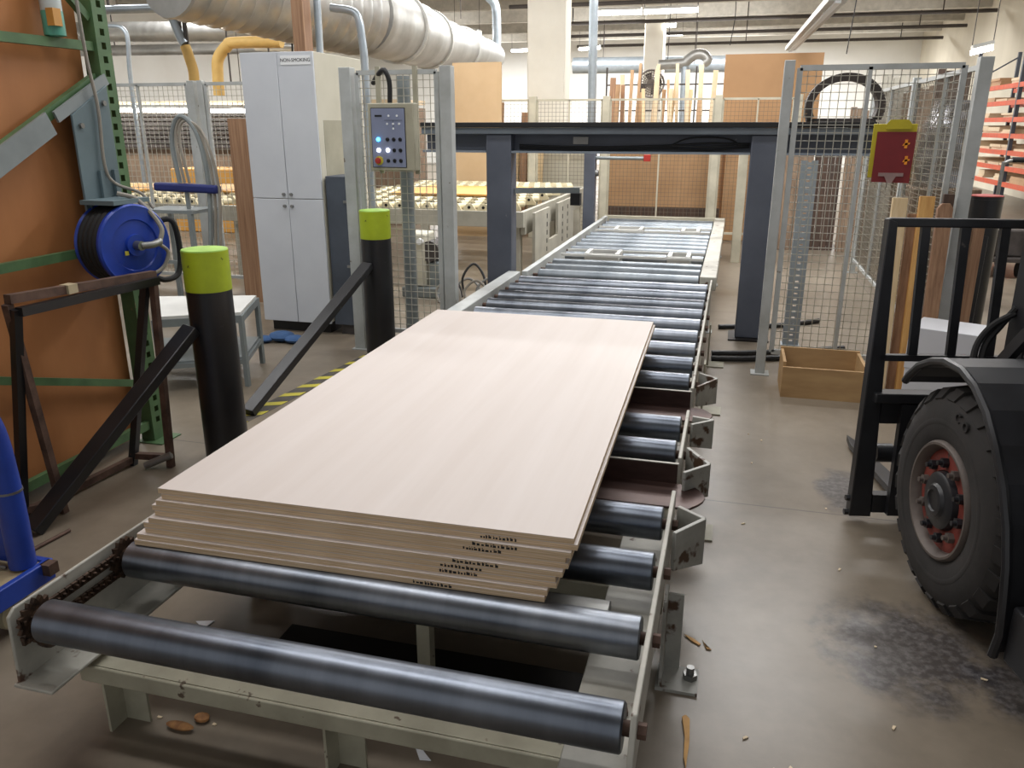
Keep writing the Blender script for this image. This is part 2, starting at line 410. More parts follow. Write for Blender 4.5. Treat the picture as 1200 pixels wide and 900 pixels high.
# ================================================================== PLYWOOD STACK
ZT, NS = .620, 10
TH = (ZT - .455) / NS
br = radians(.87)
fr = [0, .0005, .0125, .013, .0135, .0315, .032, .033, .045, .052]      # how far each sheet sticks out to the front / left
lf = [0, -.002, .004, .020, .012, .024, .044, .040, .064, .070]
ordn = ['topmost', 'second', 'third', 'fourth', 'fifth', 'sixth', 'seventh', 'eighth', 'ninth', 'lowest']
for i in range(NS):
    zt = ZT - i * TH
    base = V((-1.543 - lf[i] * .9 + .008 * (i == 1), 1.778 - fr[i] * 1.0, zt - TH))
    R = Matrix.Translation(base) @ Matrix.Rotation(br + (0 if i < 2 else random.uniform(-.002, .002)), 4, 'Z')
    lab = ('topmost pale plywood sheet, its whole face showing, on the stack on rollers' if i == 0 else
           'lowest plywood sheet of the stack, lying on the steel rollers' if i == NS - 1 else
           '%s plywood sheet from the top of the stack on the rollers' % ordn[i])
    t = thing('plywood_sheet', lab, 'plywood', base, 'plywood sheets stacked on the roller conveyor')
    MB(R).box(0, 1.222, 0, 2.445, .0006, TH - .0012).build('core', 'ply_edge', t)
    MB(R).box(.0002, 1.2218, .0002, 2.4448, TH - .0012, TH).build('face_veneer', 'ply_face', t)
    if i in (1, 2, 3, 5, 6, 7, 9):      # ink stamp on the front edge
        sx = .98 - .012 * i + random.uniform(-.01, .01); stm = MB(R)
        x = sx; n = 0
        while n < 11:
            wd = random.uniform(.004, .010); z0 = random.uniform(.003, .005); z1 = random.uniform(.009, .0125)
            stm.box(x, x + wd, -.0006, .0003, z0, z1)
            if random.random() < .4: stm.box(x, x + wd * .5, -.0006, .0003, .0115, .0135)
            x += wd + random.uniform(.002, .005); n += 1
        o = stm.build('stamp', 'ink', t); o['label'] = 'smudged black ink stamp'

# ================================================================== NEAR ROLLER CONVEYOR
cv = thing('roller_conveyor', 'long painted conveyor with dark steel rollers carrying the plywood stack', 'conveyor', (-.88, 3.9, 0))
RX0, RX1, RZ, RR = -1.628, -.134, .400, .0545
def make_roller(name, y, x0, x1, m, parent):
    prof = [(RR - .014, .0015), (RR - .004, 0), (RR, .004), (RR, x1 - x0 - .004), (RR - .004, x1 - x0), (RR - .014, x1 - x0 - .0015), (.022, x1 - x0 - .0015)]
    prof = [(.022, .0015)] + prof
    r = MB().lathe(prof, (x0, y, RZ), (1, 0, 0), 40).build(name, m, parent)
    MB().cyl((x0 - .05, y, RZ), (x0 + .002, y, RZ), .017, 12).build('axle', 'rust_steel', r); MB().cyl((x1 - .003, y, RZ), (x1 + .020, y, RZ), .017, 12).build('axle', 'rust_steel', r)
    return r
ry = [1.413, 1.737, 2.062, 2.364, 2.955, 3.235] + [3.87 + .3025 * i for i in range(9)]
proto = make_roller('roller', ry[0], RX0, RX1, 'roller_steel', cv)
worn = make_roller('roller', ry[1], RX0, RX1, 'roller_worn', cv)
for i, y in enumerate(ry[2:]):
    s_ = worn if i > 5 else proto
    copy_tree(s_, (0, y - (ry[1] if s_ is worn else ry[0]), 0), cv)
# side rails: thin plates standing on edge, cut where the forks pass
def rail(y0, y1, x, name='side_rail', z0=.30, z1=.452, th=.014, lipx=-.05, clip=0):
    mb = MB()
    if clip: prof = [(x, y0, z0 + .02), (x, y0, z1 - .08), (x, y0 + .05, z1), (x, y1, z1), (x, y1, z0), (x, y0 + .03, z0)]
    else: prof = [(x, y0, z0), (x, y0, z1), (x, y1, z1), (x, y1, z0)]
    mb.prism(prof, (th, 0, 0))
    mb.box(min(x, x + lipx), max(x, x + lipx), y0 + .03, y1, z0 - .012, z0 - .0005)
    return mb.build(name, 'conveyor_paint', cv, bevel=.003)
rail(1.345, 2.515, -.119, clip=1, lipx=-.15)
rail(2.80, 3.345, -.119, lipx=-.15)
rail(3.655, 6.52, -.119, lipx=-.15)
# left: deep channel with the drive chain inside
lm = MB().prism([(-1.692, 1.348, .246), (-1.692, 1.354, .435), (-1.692, 1.375, .452), (-1.692, 4.45, .452), (-1.692, 4.45, .246)], (.010, 0, 0))
lm.box(-1.692, -1.572, 1.335, 4.45, .238, .248)
lm.build('side_channel', 'conveyor_paint', cv, bevel=.003)
MB().box(-1.77, -1.665, 4.46, 6.45, .28, .462).build('side_cover', 'fence_paint', cv, bevel=.006)
for z in (.452 - .035, .365):
    ch = MB(); y = 1.36
    while y < 3.2:
        ch.box(-1.665, -1.655, y, y + .018, z - .012, z + .012).box(-1.674, -1.645, y + .006, y + .012, z - .005, z + .005).box(-1.662, -1.658, y + .015, y + .025, z - .004, z + .004)
        y += .022
    ch.build('drive_chain', 'greasy_chain', cv)
for y in ry[:4]:
    sp = MB(); n = 18; poly = []
    for j in range(n * 2):
        r = .062 if j % 2 else .05; poly.append((-1.665, y + r * cos(pi * j / n), RZ + r * sin(pi * j / n)))
    sp.prism(poly, (.012, 0, 0)).cyl((-1.676, y, RZ), (-1.63, y, RZ), .03, 16)
    sp.build('sprocket', 'greasy_chain', cv)
MB().lathe([(.03, 0), (.045, .004), (.045, .02), (.02, .03)], (-1.681, 1.455, .335), (1, 0, 0), 18).cyl((-1.66, 1.455, .335), (-1.625, 1.455, .335), .017, 12).build('idler', 'greasy_chain', cv)
# roller end bolts on the outside of the right rail
for y in ry[:4] + ry[4:6] + ry[6:12]:
    MB().cyl((-.1045, y, RZ), (-.086, y, RZ), .018, 6).build('bolt', 'rust_steel', cv)
# inner ledge (flat plate) along the right rail, with bolts
for (y0, y1) in ((1.42, 2.5),):
    MB().box(-.235, -.1195, y0, y1, .288, .2985).build('ledge', 'guide_paint', cv, bevel=.002)
for y in (1.575, 1.88):
    MB().cyl((-.16, y, .2985), (-.16, y, .312), .02, 6).cyl((-.16, y, .312), (-.16, y, .322), .010, 10).build('bolt', 'rust_steel', cv)
# cross members
def cross(y0, y1, z0, z1, x0=-1.66, x1=-.11, m='cream_paint', name='cross_member'):
    return MB().box(x0, x1, y0, y1, z0, z1).build(name, m, cv, bevel=.004)
cross(1.475, 1.485, .168, .220, x0=-1.625, x1=-.14)
MB().box(-1.60, -.20, 1.4855, 1.56, .212, .220).build('front_angle', 'cream_paint', cv)
cross(1.84, 1.93, .30, .372, x0=-1.60, x1=-.235, m='bare_steel', name='cross_channel')
cross(2.20, 2.25, .17, .245); cross(3.1, 3.16, .17, .245); cross(4.4, 4.46, .17, .245); cross(5.6, 5.66, .17, .245)
MB().box(-1.30, -.24, 1.72, 2.02, .03, .045).build('drip_tray', 'dark_grease', cv)
# fork pockets: brown angle plates between the rollers
def pocket(y0, y1, zt, zlip):
    pl = []
    for k in range(7): pl.append((-.06 + .05 * sin(pi * k / 6), y0 + (y1 - y0) * (k / 6), zt))
    mb = MB().prism([(-1.64, y0, zt)] + pl + [(-1.64, y1, zt)], (0, 0, -.008))
    mb.build('pocket_plate', 'brown_plate', cv, bevel=.002)
    MB().bar((-1.64, y1 + .004, (zt + zlip) / 2), (-.115, y1 + .004, (zt + zlip) / 2), .009, zlip - zt + .006).build('pocket_wall', 'brown_plate', cv)
    MB().box(-1.64, -.112, y1 + .0, y1 + .012, zlip, zlip + .006).build('pocket_lip', 'conveyor_paint', cv)
pocket(2.545, 2.74, .375, .446)
pocket(3.42, 3.60, .375, .446)
for (yb, ya, yf, hi) in ((2.41, 2.345, 2.225, .16), (2.925, 2.785, 2.685, .13), (3.285, 3.262, 3.185, .13), (3.935, 3.86, 3.705, .13)):
    g = MB(); zt = .447
    for (p, q) in (((-.09, yb), (-.005, ya)), ((-.005, ya), (-.09, yf))):
        p = V((*p, zt)); q = V((*q, zt)); dd = (q - p).normalized(); nn = V((dd.y, -dd.x, 0)) * .007
        lo = V((0, 0, -hi)); lo2 = V((0, 0, -hi + .03))
        g.add([p - nn, p + nn, q + nn, q - nn, p - nn + lo, p + nn + lo, q + nn + lo2, q - nn + lo2],
              [(0, 1, 2, 3), (7, 6, 5, 4), (0, 4, 5, 1), (1, 5, 6, 2), (2, 6, 7, 3), (3, 7, 4, 0)])
    g.build('fork_guide', 'guide_paint', cv, bevel=.002)
# legs
def leg(x0, x1, y0, y1, zt, foot=True, m='cream_paint'):
    mb = MB().box(x0, x0 + .008, y0, y1, 0, zt).box(x0, x1, y1 - .008, y1, 0, zt)
    if foot: mb.box(x0 - .02, x1 + .03, y0 - .03, y1 + .03, 0, .008)
    return mb.build('leg', m, cv)
for x in (-1.57, -.90, -.22): leg(x, x + .085, 1.486, 1.555, .168, False)
MB().box(-.79, -.75, 1.86, 1.90, .045, .298).build('strut', 'cream_paint', cv)
for y in (2.25, 3.2, 4.45, 5.65):
    for x in (-1.60, -.25): leg(x, x + .085, y, y + .085, .17)
fp = MB().bar((-.096, 2.12, .01), (-.096, 2.12, .30), .010, .10).box(-.11, .015, 2.06, 2.18, 0, .01).box(-.091, -.045, 2.168, 2.178, .01, .27)
fp.build('floor_bracket', 'guide_paint', cv); MB().cyl((-.01, 2.13, .01), (-.01, 2.13, .028), .022, 6).cyl((-.01, 2.13, .028), (-.01, 2.13, .05), .012, 10).build('anchor_bolt', 'bare_steel', cv)
for y in (3.05, 4.6, 5.6):
    MB().box(-.085, -.075, y, y + .10, .008, .30).box(-.10, .03, y - .02, y + .12, 0, .008).build('floor_bracket', 'cream_paint', cv)

# ================================================================== FAR ROLLER CONVEYOR
fc = thing('roller_conveyor', 'far conveyor section with bright zinc rollers and two white lift frames', 'conveyor', (-.9, 8.7, 0))
FX0, FX1 = -1.555, -.215
fp0 = None; y = 6.66; n = 0
while y < 10.85:
    if not (7.50 < y < 7.98 or 9.45 < y < 9.95):
        if fp0 is None:
            fp0 = make_roller('roller', y, FX0, FX1, 'roller_zinc', fc); fy0 = y
        else: copy_tree(fp0, (0, y - fy0, 0), fc)
    y += .29
def short_roller(y, x0, x1):
    MB().lathe([(.02, .001), (.04, 0), (.05, .004), (.05, x1 - x0 - .004), (.04, x1 - x0), (.02, x1 - x0 - .001)], (x0, y, RZ), (1, 0, 0), 28).build('short_roller', 'roller_zinc', fc)
for y in (7.74, 9.70):
    for (x0, x1) in ((-1.54, -1.34), (-.98, -.56), (-.33, -.22)): short_roller(y, x0, x1)
    for (x0, x1) in ((-1.31, -1.02), (-.53, -.36)):
        f = MB()
        for x in (x0, x1): f.box(x - .018, x + .018, y - .15, y + .15, .40, .462)
        for q in (-.14, .14): f.box(x0 + .018, x1 - .018, y + q - .01, y + q + .01, .40, .458)
        f.build('lift_frame', 'shelf_white', fc)
        MB().box(x0 + .03, x1 - .03, y - .12, y + .12, .36, .375).build('lift_pad', 'dark_grease', fc)
    for s_ in (-.165, .165): MB().box(-1.55, -.22, y + s_ - .008, y + s_ + .008, .43, .452).build('cross_strip', 'shelf_white', fc)
MB().box(-.205, -.075, 6.54, 10.95, .36, .468).build('side_cover', 'conveyor_paint', fc, bevel=.006)
MB().box(-1.66, -1.61, 6.47, 10.95, .30, .462).build('side_rail', 'fence_paint', fc, bevel=.004)
MB().box(-1.66, -.08, 10.955, 11.0, .30, .468).build('end_rail', 'fence_cream', fc, bevel=.004)
for y in (6.6, 8.7, 10.7):
    for x in (-1.62, -.17): MB().box(x, x + .06, y, y + .06, 0, .36 if x > -1 else .30).box(x - .03, x + .09, y - .03, y + .09, 0, .008).build('leg', 'fence_paint', fc)
    MB().box(-1.61, -.17, y + .06, y + .10, .2, .26).build('cross_member', 'fence_paint', fc)

# ================================================================== GANTRY
ga = thing('gantry', 'dark grey steel gantry bridging the conveyor, cables in its beam', 'gantry', (-.9, 7.2, 0))
MB().box(-1.955, -1.745, 6.45, 6.62, .012, 1.555).build('leg', 'gantry_grey', ga, bevel=.008)
MB().box(.10, .315, 6.45, 6.62, .012, 1.555).build('leg', 'gantry_grey', ga, bevel=.008)
MB().box(-2.0, -1.70, 6.40, 6.67, 0, .012).build('base_plate', 'gantry_grey', ga)
MB().box(.05, .36, 6.38, 6.69, 0, .012).build('base_plate', 'dark_grease', ga)
MB().box(-2.5, .95, 6.43, 6.62, 1.556, 1.605).build('top_flange', 'gantry_light', ga, bevel=.005)
MB().box(-2.5, .95, 6.40, 6.64, 1.606, 1.645).build('rubber_strip', 'black_rubber', ga, bevel=.006)
MB().box(-2.5, .95, 6.56, 6.60, 1.425, 1.555).build('beam_web', 'gantry_grey', ga)
MB().box(-1.744, .099, 6.45, 6.559, 1.412, 1.428).build('bottom_flange', 'gantry_light', ga)
MB().box(-2.5, -1.956, 6.45, 6.559, 1.412, 1.428).build('bottom_flange', 'gantry_light', ga); MB().box(.316, .95, 6.45, 6.559, 1.412, 1.428).build('bottom_flange', 'gantry_light', ga)
for k in range(3):
    z = 1.445 + .012 * k
    MB().tube(curve([(-1.7, 6.54, z), (-1.1, 6.53, z - .008), (-.55, 6.54, z + .004), (-.2, 6.52, z + .012 * k), (.09, 6.54, z + .02)], 5), .007, 6).build('cable', 'cable_black', ga)
MB().tube(curve([(-.5, 6.53, 1.47), (-.35, 6.52, 1.53), (-.1, 6.52, 1.53), (.0, 6.53, 1.48), (-.2, 6.52, 1.46), (-.5, 6.53, 1.47)], 5), .006, 6).build('cable', 'cable_black', ga)
MB().box(-1.26, -1.14, 6.545, 6.56, 1.48, 1.535).build('cable_clip', 'bare_steel', ga)
# rear legs and rear sensor arm
MB().box(-1.84, -1.70, 10.3, 10.45, 0, 1.5).build('leg', 'gantry_grey', ga, bevel=.006)
MB().box(.03, .14, 10.3, 10.45, 0, 1.5).build('leg', 'fence_cream', ga, bevel=.006)
MB().box(-1.9, .3, 10.31, 10.44, 1.501, 1.6).build('rear_beam', 'gantry_grey', ga)
MB().box(-1.80, -1.74, 6.62, 10.3, 1.50, 1.555).build('side_beam', 'gantry_grey', ga); MB().box(.14, .2, 6.62, 10.3, 1.50, 1.555).build('side_beam', 'gantry_grey', ga)
MB().tube([(-1.70, 10.35, 1.235), (-1.10, 10.35, 1.235)], .02, 10).build('sensor_arm', 'frame_grey', ga)
o = MB().box(-1.10, -1.02, 10.31, 10.39, 1.20, 1.28).build('sensor', 'red_paint', ga, bevel=.004); o['label'] = 'small red and white sensor head'
MB().bar((-1.745, 6.56, 1.11), (-1.23, 6.72, 1.11), .02, .045).build('guide_arm', 'frame_grey', ga)
MB().box(-1.30, -1.22, 6.68, 6.76, .99, 1.086).build('guide_arm_sensor', 'black_rubber', ga)
# wear marks show grey knob on the rear leg
MB().cyl((-1.70, 10.36, 1.05), (-1.66, 10.36, 1.05), .04, 12).build('knob', 'bare_steel', ga)

# hoses lying at the gantry foot
for k, (x0, y0, x1, y1, dy) in enumerate(((-.06, 5.9, .9, 6.3, .1), (-.06, 5.75, .9, 6.18, .08), (-.03, 6.75, .8, 7.2, .12))):
    o = MB().tube(curve([(x0, y0, .02), (x0 + .25, y0 + dy * .6, .022), (x0 + .55, y0 + dy + .1, .02), (x1, y1, .02)], 6), .02, 8).build('floor_hose', 'cable_black')
    tag(o, ('black hose on the floor crossing just in front of the gantry right leg', 'nearest black hose on floor before the gantry right leg', 'black hose on floor behind the gantry right leg')[k], 'hose', 'black hoses at the gantry foot')

# ================================================================== BOLLARDS
def bollard(x, y, h, top_m, cap_m, label, foot, attach, green=.19):
    t = thing('bollard', label, 'bollard', (x, y, 0), 'black bollards with slanted braces')
    MB().cyl((x, y, .0), (x, y, h - green), .106, 36).build('post', 'black_paint', t)
    if green:
        MB().cyl((x, y, h - green + .0005), (x, y, h), .107, 36).build('band', top_m, t)
    MB().lathe([(.1065, 0), (.104, .005), (.06, .010), (.001, .011)], (x, y, h + .0005), (0, 0, 1), 36).build('cap', cap_m, t)
    MB().bar(attach, foot, .05, .08, up=(1, 0, 0)).build('brace', 'black_paint', t, bevel=.004)
    return t
bollard(-2.40, 3.30, 1.06, 'bollard_green', 'bollard_cap', 'black bollard with a green-yellow top, nearest the camera on the left', (-2.70, 2.36, .02), (-2.44, 3.19, .70))
bollard(-2.41, 5.25, 1.055, 'bollard_green', 'bollard_cap', 'black bollard with a green-yellow top beside the control panel fence', (-2.64, 3.86, .02), (-2.43, 5.14, .69))
bollard(1.72, 6.42, 1.15, 'black_paint', 'red_paint', 'black bollard with a red cap behind the forklift', (1.54, 5.75, .03), (1.70, 6.31, .88), green=.02)

# ================================================================== LEFT PALLET RACK
rk = thing('pallet_rack', 'green pallet rack end frame with perforated post at left', 'rack', (-2.92, 2.5, 0))
PX, PY0, PY1 = -2.90, 3.375, 3.465
def post(y0, y1, x, zt, name='upright'):
    # C-shaped column with punched slots: strips between the holes
    mb = MB(); wy = y1 - y0
    mb.box(x - .003, x, y0, y0 + wy * .34, 0, zt).box(x - .003, x, y0 + wy * .66, y1, 0, zt)
    z = .1
    mb.box(x - .003, x, y0 + wy * .34, y0 + wy * .66, 0, z)
    while z < zt:
        mb.box(x - .003, x, y0 + wy * .34, y0 + wy * .66, z + .03, min(zt, z + .06)); z += .06
    mb.box(x - .08, x - .003, y0, y0 + .003, 0, zt).box(x - .08, x - .003, y1 - .003, y1, 0, zt)
    return mb.build(name, 'rack_green', rk)
post(PY0, PY1, PX, 3.4)
post(PY0 + .0, PY1, PX - 1.0, 3.4)
MB().box(-2.99, -2.83, 3.34, 3.5, 0, .006).build('foot_plate', 'rack_green', rk)
post(.9, .99, PX, 3.4)
def rbeam(y0, z0, y1, z1, h=.04, name='rail', x=-2.93):
    return MB().bar((x, y0, z0), (x, y1, z1), .03, h).build(name, 'rack_green', rk)
rbeam(.95, 1.95, 3.37, 1.97); rbeam(.95, 1.05, 3.37, 1.052); rbeam(.95, .085, 3.37, .095, .045)
rbeam(1.2, 1.03, 3.37, .33, .035, 'diagonal_brace'); rbeam(2.3, 1.28, 3.37, 1.83, .05, 'diagonal_brace', x=-2.935)
rbeam(3.37, 2.09, 2.9, 2.5, .035, 'diagonal_brace')
MB().bar((-2.905, 2.4, 1.31), (-2.905, 3.03, 1.63), .012, .10).build('splice_plate', 'frame_grey', rk)
MB().bar((-2.90, 3.06, 1.655), (-2.90, 3.40, 1.83), .012, .05).build('splice_plate', 'frame_grey', rk)
# slate steel plate
pp = [(-2.885, 3.14, 1.06), (-2.885, 3.14, 1.665), (-2.885, 3.38, 1.80), (-2.885, 3.38, 1.06)]
o = MB().prism(pp, (-.012, 0, 0)).build('mounting_plate', 'plate_slate', rk, bevel=.002); o['label'] = 'blue-grey steel mounting plate'
for (y, z) in ((3.18, 1.62), (3.34, 1.72)): MB().cyl((-2.885, y, z), (-2.872, y, z), .013, 6).build('bolt', 'bare_steel', rk)
MB().box(-2.883, -2.868, 3.24, 3.27, 1.15, 1.42).box(-2.883, -2.868, 3.33, 3.36, 1.15, 1.42).build('mounting_strip', 'plate_slate', rk)
# air line down to the reel
MB().tube(curve([(-2.86, 3.24, 2.4), (-2.87, 3.26, 1.95), (-2.868, 3.285, 1.7), (-2.866, 3.27, 1.45), (-2.85, 3.30, 1.36), (-2.76, 3.36, 1.31), (-2.70, 3.36, 1.24)], 6), .0075, 8).build('air_line', 'cable_grey', rk)
o = MB().box(-3.04, -2.99, .3, 3.365, .03, 3.3).build('board', 'orange_sheet')
tag(o, 'large orange-brown board standing in the green rack', 'board')
o = MB().box(-3.12, -3.07, .3, 3.445, .03, 3.3).build('board', 'lumber_dark')  # dark sheet added to stand for the shaded gap beside the orange board
tag(o, 'dark brown sheet added to darken the gap behind the orange board', 'board')
jg = thing('plastic_jug', 'pale plastic jug with teal base standing on the rack rail', 'jug', (-2.90, 3.15, 1.99))
MB().lathe([(.03, 0), (.044, .004), (.044, .10), (.0435, .102)], (-2.915, 3.15, 1.990), (0, 0, 1), 20).build('lower_body', 'jug_teal', jg)
MB().lathe([(.043, 0), (.043, .11), (.032, .16), (.016, .18), (.016, .21)], (-2.915, 3.15, 2.0925), (0, 0, 1), 20).build('upper_body', 'jug_white', jg)
MB().box(-2.905, -2.868, 3.105, 3.15, 2.03, 2.10).build('sticker', 'jug_label', jg)

# hose reel
hr = thing('hose_reel', 'blue hose reel with black hose bolted to the rack plate', 'hose reel', (-2.84, 3.42, 1.08))
rc = V((-2.715, 3.20, 1.085)); ax = V((.97, -.24, 0)).normalized(); side = V((-ax.y, ax.x, 0))
MB().lathe([(.02, .03), (.05, .034), (.052, .02), (.115, .018), (.12, .026), (.165, .024), (.182, .03), (.19, .022), (.19, .008), (.18, 0), (.03, 0)], rc, ax, 48).build('disc', 'reel_blue', hr)
MB().lathe([(.03, 0), (.18, 0), (.19, .008), (.18, .016), (.03, .016)], rc - ax * .16, ax, 48).build('disc', 'reel_blue', hr)
MB().cyl(rc - ax * .143, rc - ax * .001, .07, 24).build('drum', 'reel_blue', hr)
for k in range(4):
    c = rc - ax * (.125 - .034 * k)
    MB().tube([c + side * (.172 * cos(t)) + V((0, 0, .172 * sin(t))) for t in [2 * pi * j / 40 for j in range(40)]], .0175, 10, closed=True).build('hose', 'black_rubber', hr)
MB().tube(curve([rc - ax * .06 + side * .16 + V((0, 0, .08)), rc + side * .235 + V((0, 0, .09)), rc + side * .26 + V((0, 0, -.06)), rc + side * .235 + V((0, 0, -.17)), rc + side * .16 + V((0, 0, -.19)), rc + side * .10 + V((0, 0, -.17))], 7), .014, 9).build('hose_tail', 'black_rubber', hr)
MB().cyl(rc + ax * .03, rc + ax * .07, .022, 16).tube(curve([rc + ax * .06, rc + ax * .075 + side * .05, rc + ax * .07 + side * .1 + V((0, 0, .01))], 5), .017, 10).build('swivel', 'bare_steel', hr)
MB().tube(curve([rc + ax * .07 + side * .10 + V((0, 0, .01)), rc + ax * .06 + side * .12 + V((0, 0, .08)), rc + side * .07 + V((0, 0, .2)) - ax * .01, rc - ax * .06 + side * -.0 + V((0, 0, .235))], 6), .011, 8).build('inlet_hose', 'cable_grey', hr)
MB().tube(curve([rc + ax * .05 + side * .10, rc + ax * .045 + side * .155 + V((0, 0, -.05)), rc + ax * .04 + side * .12 + V((0, 0, -.12)), rc + ax * .035 + side * .03 + V((0, 0, -.155))], 6), .009, 8).build('inlet_hose', 'cable_grey', hr)
MB().box(-2.884, -2.70, 3.10, 3.34, 1.275, 1.295).box(-2.884, -2.876, 3.16, 3.28, 1.08, 1.275).build('bracket', 'plate_slate', hr)
q = rc + ax * .027 - side * .055 + V((0, 0, -.03))
MB().bar(q, q + ax * .002, .02, .02).build('sticker', 'yellow', hr)

# ================================================================== A-FRAME STAND (black and rusty)
af = thing('a_frame_stand', 'black and rusty A-frame stand before the orange board', 'stand', (-2.75, 2.8, 0))
MB().bar((-2.66, 2.42, .985), (-2.62, 3.20, .95), .035, .035).build('top_bar', 'rust_steel', af)
MB().bar((-2.625, 2.43, .935), (-2.59, 3.18, .925), .035, .035).build('top_bar', 'black_paint', af)
MB().bar((-2.64, 2.43, .945), (-2.84, 2.45, .0), .035, .03).build('leg', 'black_paint', af)
MB().bar((-2.65, 3.17, .91), (-2.80, 3.08, .0), .035, .03).build('leg', 'black_paint', af)
MB().bar((-2.665, 2.42, .965), (-2.73, 2.56, .0), .03, .03).build('leg', 'rust_steel', af)
MB().bar((-2.62, 3.19, .93), (-2.60, 3.11, .0), .03, .03).build('leg', 'rust_steel', af)
MB().bar((-2.84, 2.455, .03), (-2.80, 3.08, .03), .03, .03).build('foot_bar', 'rust_steel', af)
MB().bar((-2.80, 3.085, .05), (-2.60, 3.115, .05), .03, .03).build('foot_bar', 'rust_steel', af)
MB().bar((-2.84, 2.45, .05), (-2.73, 2.56, .05), .03, .03).build('foot_bar', 'rust_steel', af)
MB().cyl((-2.70, 3.05, .02), (-2.58, 3.10, .07), .018, 12).build('peg', 'bare_steel', af)
o = MB().box(-2.664, -2.618, 2.68, 2.73, .955, .993).build('tape_wrap', 'wood_deck', af)

# rod on the floor
o = MB().cyl((-2.57, 2.42, .008), (-2.60, 2.12, .008), .008, 10).build('steel_rod', 'rust_steel'); tag(o, 'thin rusty rod lying on floor by the blue cart', 'rod')

# ================================================================== BLUE CART
bc = thing('cart', 'blue steel cart with tube upright and plywood deck, lower left', 'cart', (-2.5, 1.75, 0))
MB().tube(curve([(-2.22, 1.88, .205), (-2.225, 1.885, .5), (-2.235, 1.87, .72), (-2.24, 1.78, .84)], 6), .042, 20).build('upright', 'cart_blue', bc)
MB().cyl((-2.224, 1.886, .475), (-2.224, 1.886, .483), .0435, 20).build('collar', 'bare_steel', bc)
MB().prism([(-2.60, 1.885, .205), (-2.262, 1.885, .205), (-2.262, 1.885, .40), (-2.36, 1.885, .30)], (0, .012, 0)).build('gusset', 'cart_blue', bc)
MB().box(-2.9, -2.185, 1.2, 1.92, .165, .197).build('deck', 'wood_deck', bc)
MB().box(-2.9, -2.175, 1.921, 1.945, .13, .205).box(-2.184, -2.16, 1.2, 1.945, .13, .205).box(-2.9, -2.185, 1.2, 1.92, .13, .164).build('base_frame', 'cart_blue', bc, bevel=.004)
MB().box(-2.17, -2.13, 1.895, 1.935, .165, .205).build('socket', 'rust_steel', bc)
MB().lathe([(.02, -.025), (.055, -.025), (.062, -.018), (.062, .018), (.055, .025), (.02, .025)], (-2.23, 1.82, .062), (1, 0, 0), 24).build('caster_wheel', 'wheel_cream', bc)
MB().box(-2.262, -2.257, 1.80, 1.84, .05, .13).box(-2.203, -2.198, 1.80, 1.84, .05, .13).build('caster_fork', 'bare_steel', bc)
MB().tube(curve([(-2.36, 1.87, .20), (-2.31, 1.84, .212), (-2.26, 1.85, .205)], 4), .006, 6).build('latch', 'bare_steel', bc)

# ================================================================== LOW TABLE + cloth
tb = thing('table', 'low grey steel table with white top behind the left bollard', 'table', (-3.4, 4.6, 0))
tl = [(-3.83, 4.64), (-3.16, 4.86), (-2.96, 4.36), (-3.40, 4.10)]
MB().prism([(x, y, .475) for x, y in tl], (0, 0, .018)).build('tabletop', 'shelf_white', tb)
for k in range(4):
    p, q = V((*tl[k], .45)), V((*tl[(k + 1) % 4], .45)); MB().bar(p, q, .02, .048).build('apron', 'frame_grey', tb)
    p2, q2 = V((*tl[k], .17)), V((*tl[(k + 1) % 4], .17)); MB().bar(p2, q2, .022, .03).build('shelf_rail', 'frame_grey', tb)
    MB().box(tl[k][0] - .014, tl[k][0] + .014, tl[k][1] - .014, tl[k][1] + .014, 0, .474).build('leg', 'frame_grey', tb)
MB().prism([(x * .985 - .05, y * .985 + .067, .186) for x, y in tl], (0, 0, .012)).build('lower_shelf', 'frame_grey', tb)
cl = MB()
for (x, y, r) in ((-3.35, 5.45, .09), (-3.22, 5.42, .07), (-3.46, 5.38, .06)): cl.ball((x, y, r * .45), r, 12, (1.2, 1, .45))
o = cl.build('rag', 'cloth_blue'); tag(o, 'crumpled blue rag on floor before the white cabinet', 'rag')

# ================================================================== CABINET
cb = thing('cabinet', 'tall white four-door cabinet lettered NON-SMOKING', 'cabinet', (-3.36, 6.2, 0))
cx0, cx1, cy, cz = -3.665, -3.06, 5.73, 2.14
MB().box(cx0, cx1 + .0, cy + .022, 6.55, .10, cz).build('body', 'cabinet_cream', cb, bevel=.004)
MB().box(cx0 + .04, cx1 - .04, cy + .06, 6.5, 0, .10).build('plinth', 'dark_grease', cb)
xm = -3.355
for (x0, x1, z0, z1) in ((cx0, xm - .002, 1.078, cz), (xm + .002, cx1, 1.078, cz), (cx0, xm - .002, .09, 1.073), (xm + .002, cx1, .09, 1.073)):
    dr = MB().box(x0, x1, cy, cy + .02, z0, z1).build('door', 'cabinet_white', cb, bevel=.003)
    kx = x1 - .03 if x0 == cx0 else x0 + .03
    kz = 1.11 if z0 > 1 else 1.02
    MB().cyl((kx, cy - .018, kz), (kx, cy, kz), .012, 12).build('knob', 'bare_steel', dr)
MB().box(cx1, cx1 + .002, cy + .1, 6.5, .9, 1.66).build('side_panel_or_shade', 'panel_beige', cb)  # shade on the cabinet's side, painted as a darker rectangle
MB().box(-3.325, -3.080, cy - .003, cy - .0002, 2.050, 2.112).build('sign', 'sign_white', cb)
text('lettering', 'NON-SMOKING', .0345, Matrix.Translation((-3.2025, cy - .0035, 2.081)) @ Matrix.Rotation(radians(90), 4, 'X'), 'ink', cb)
eb = thing('electrical_box', 'slate grey electrical box beside the white cabinet', 'electrical box', (-2.95, 5.9, 0))
MB().box(-3.045, -2.84, 5.765, 6.05, .08, 1.25).build('body', 'slate_box', eb, bevel=.005)
MB().box(-3.0, -2.86, 5.79, 6.03, 0, .08).build('foot', 'machine_dark', eb)
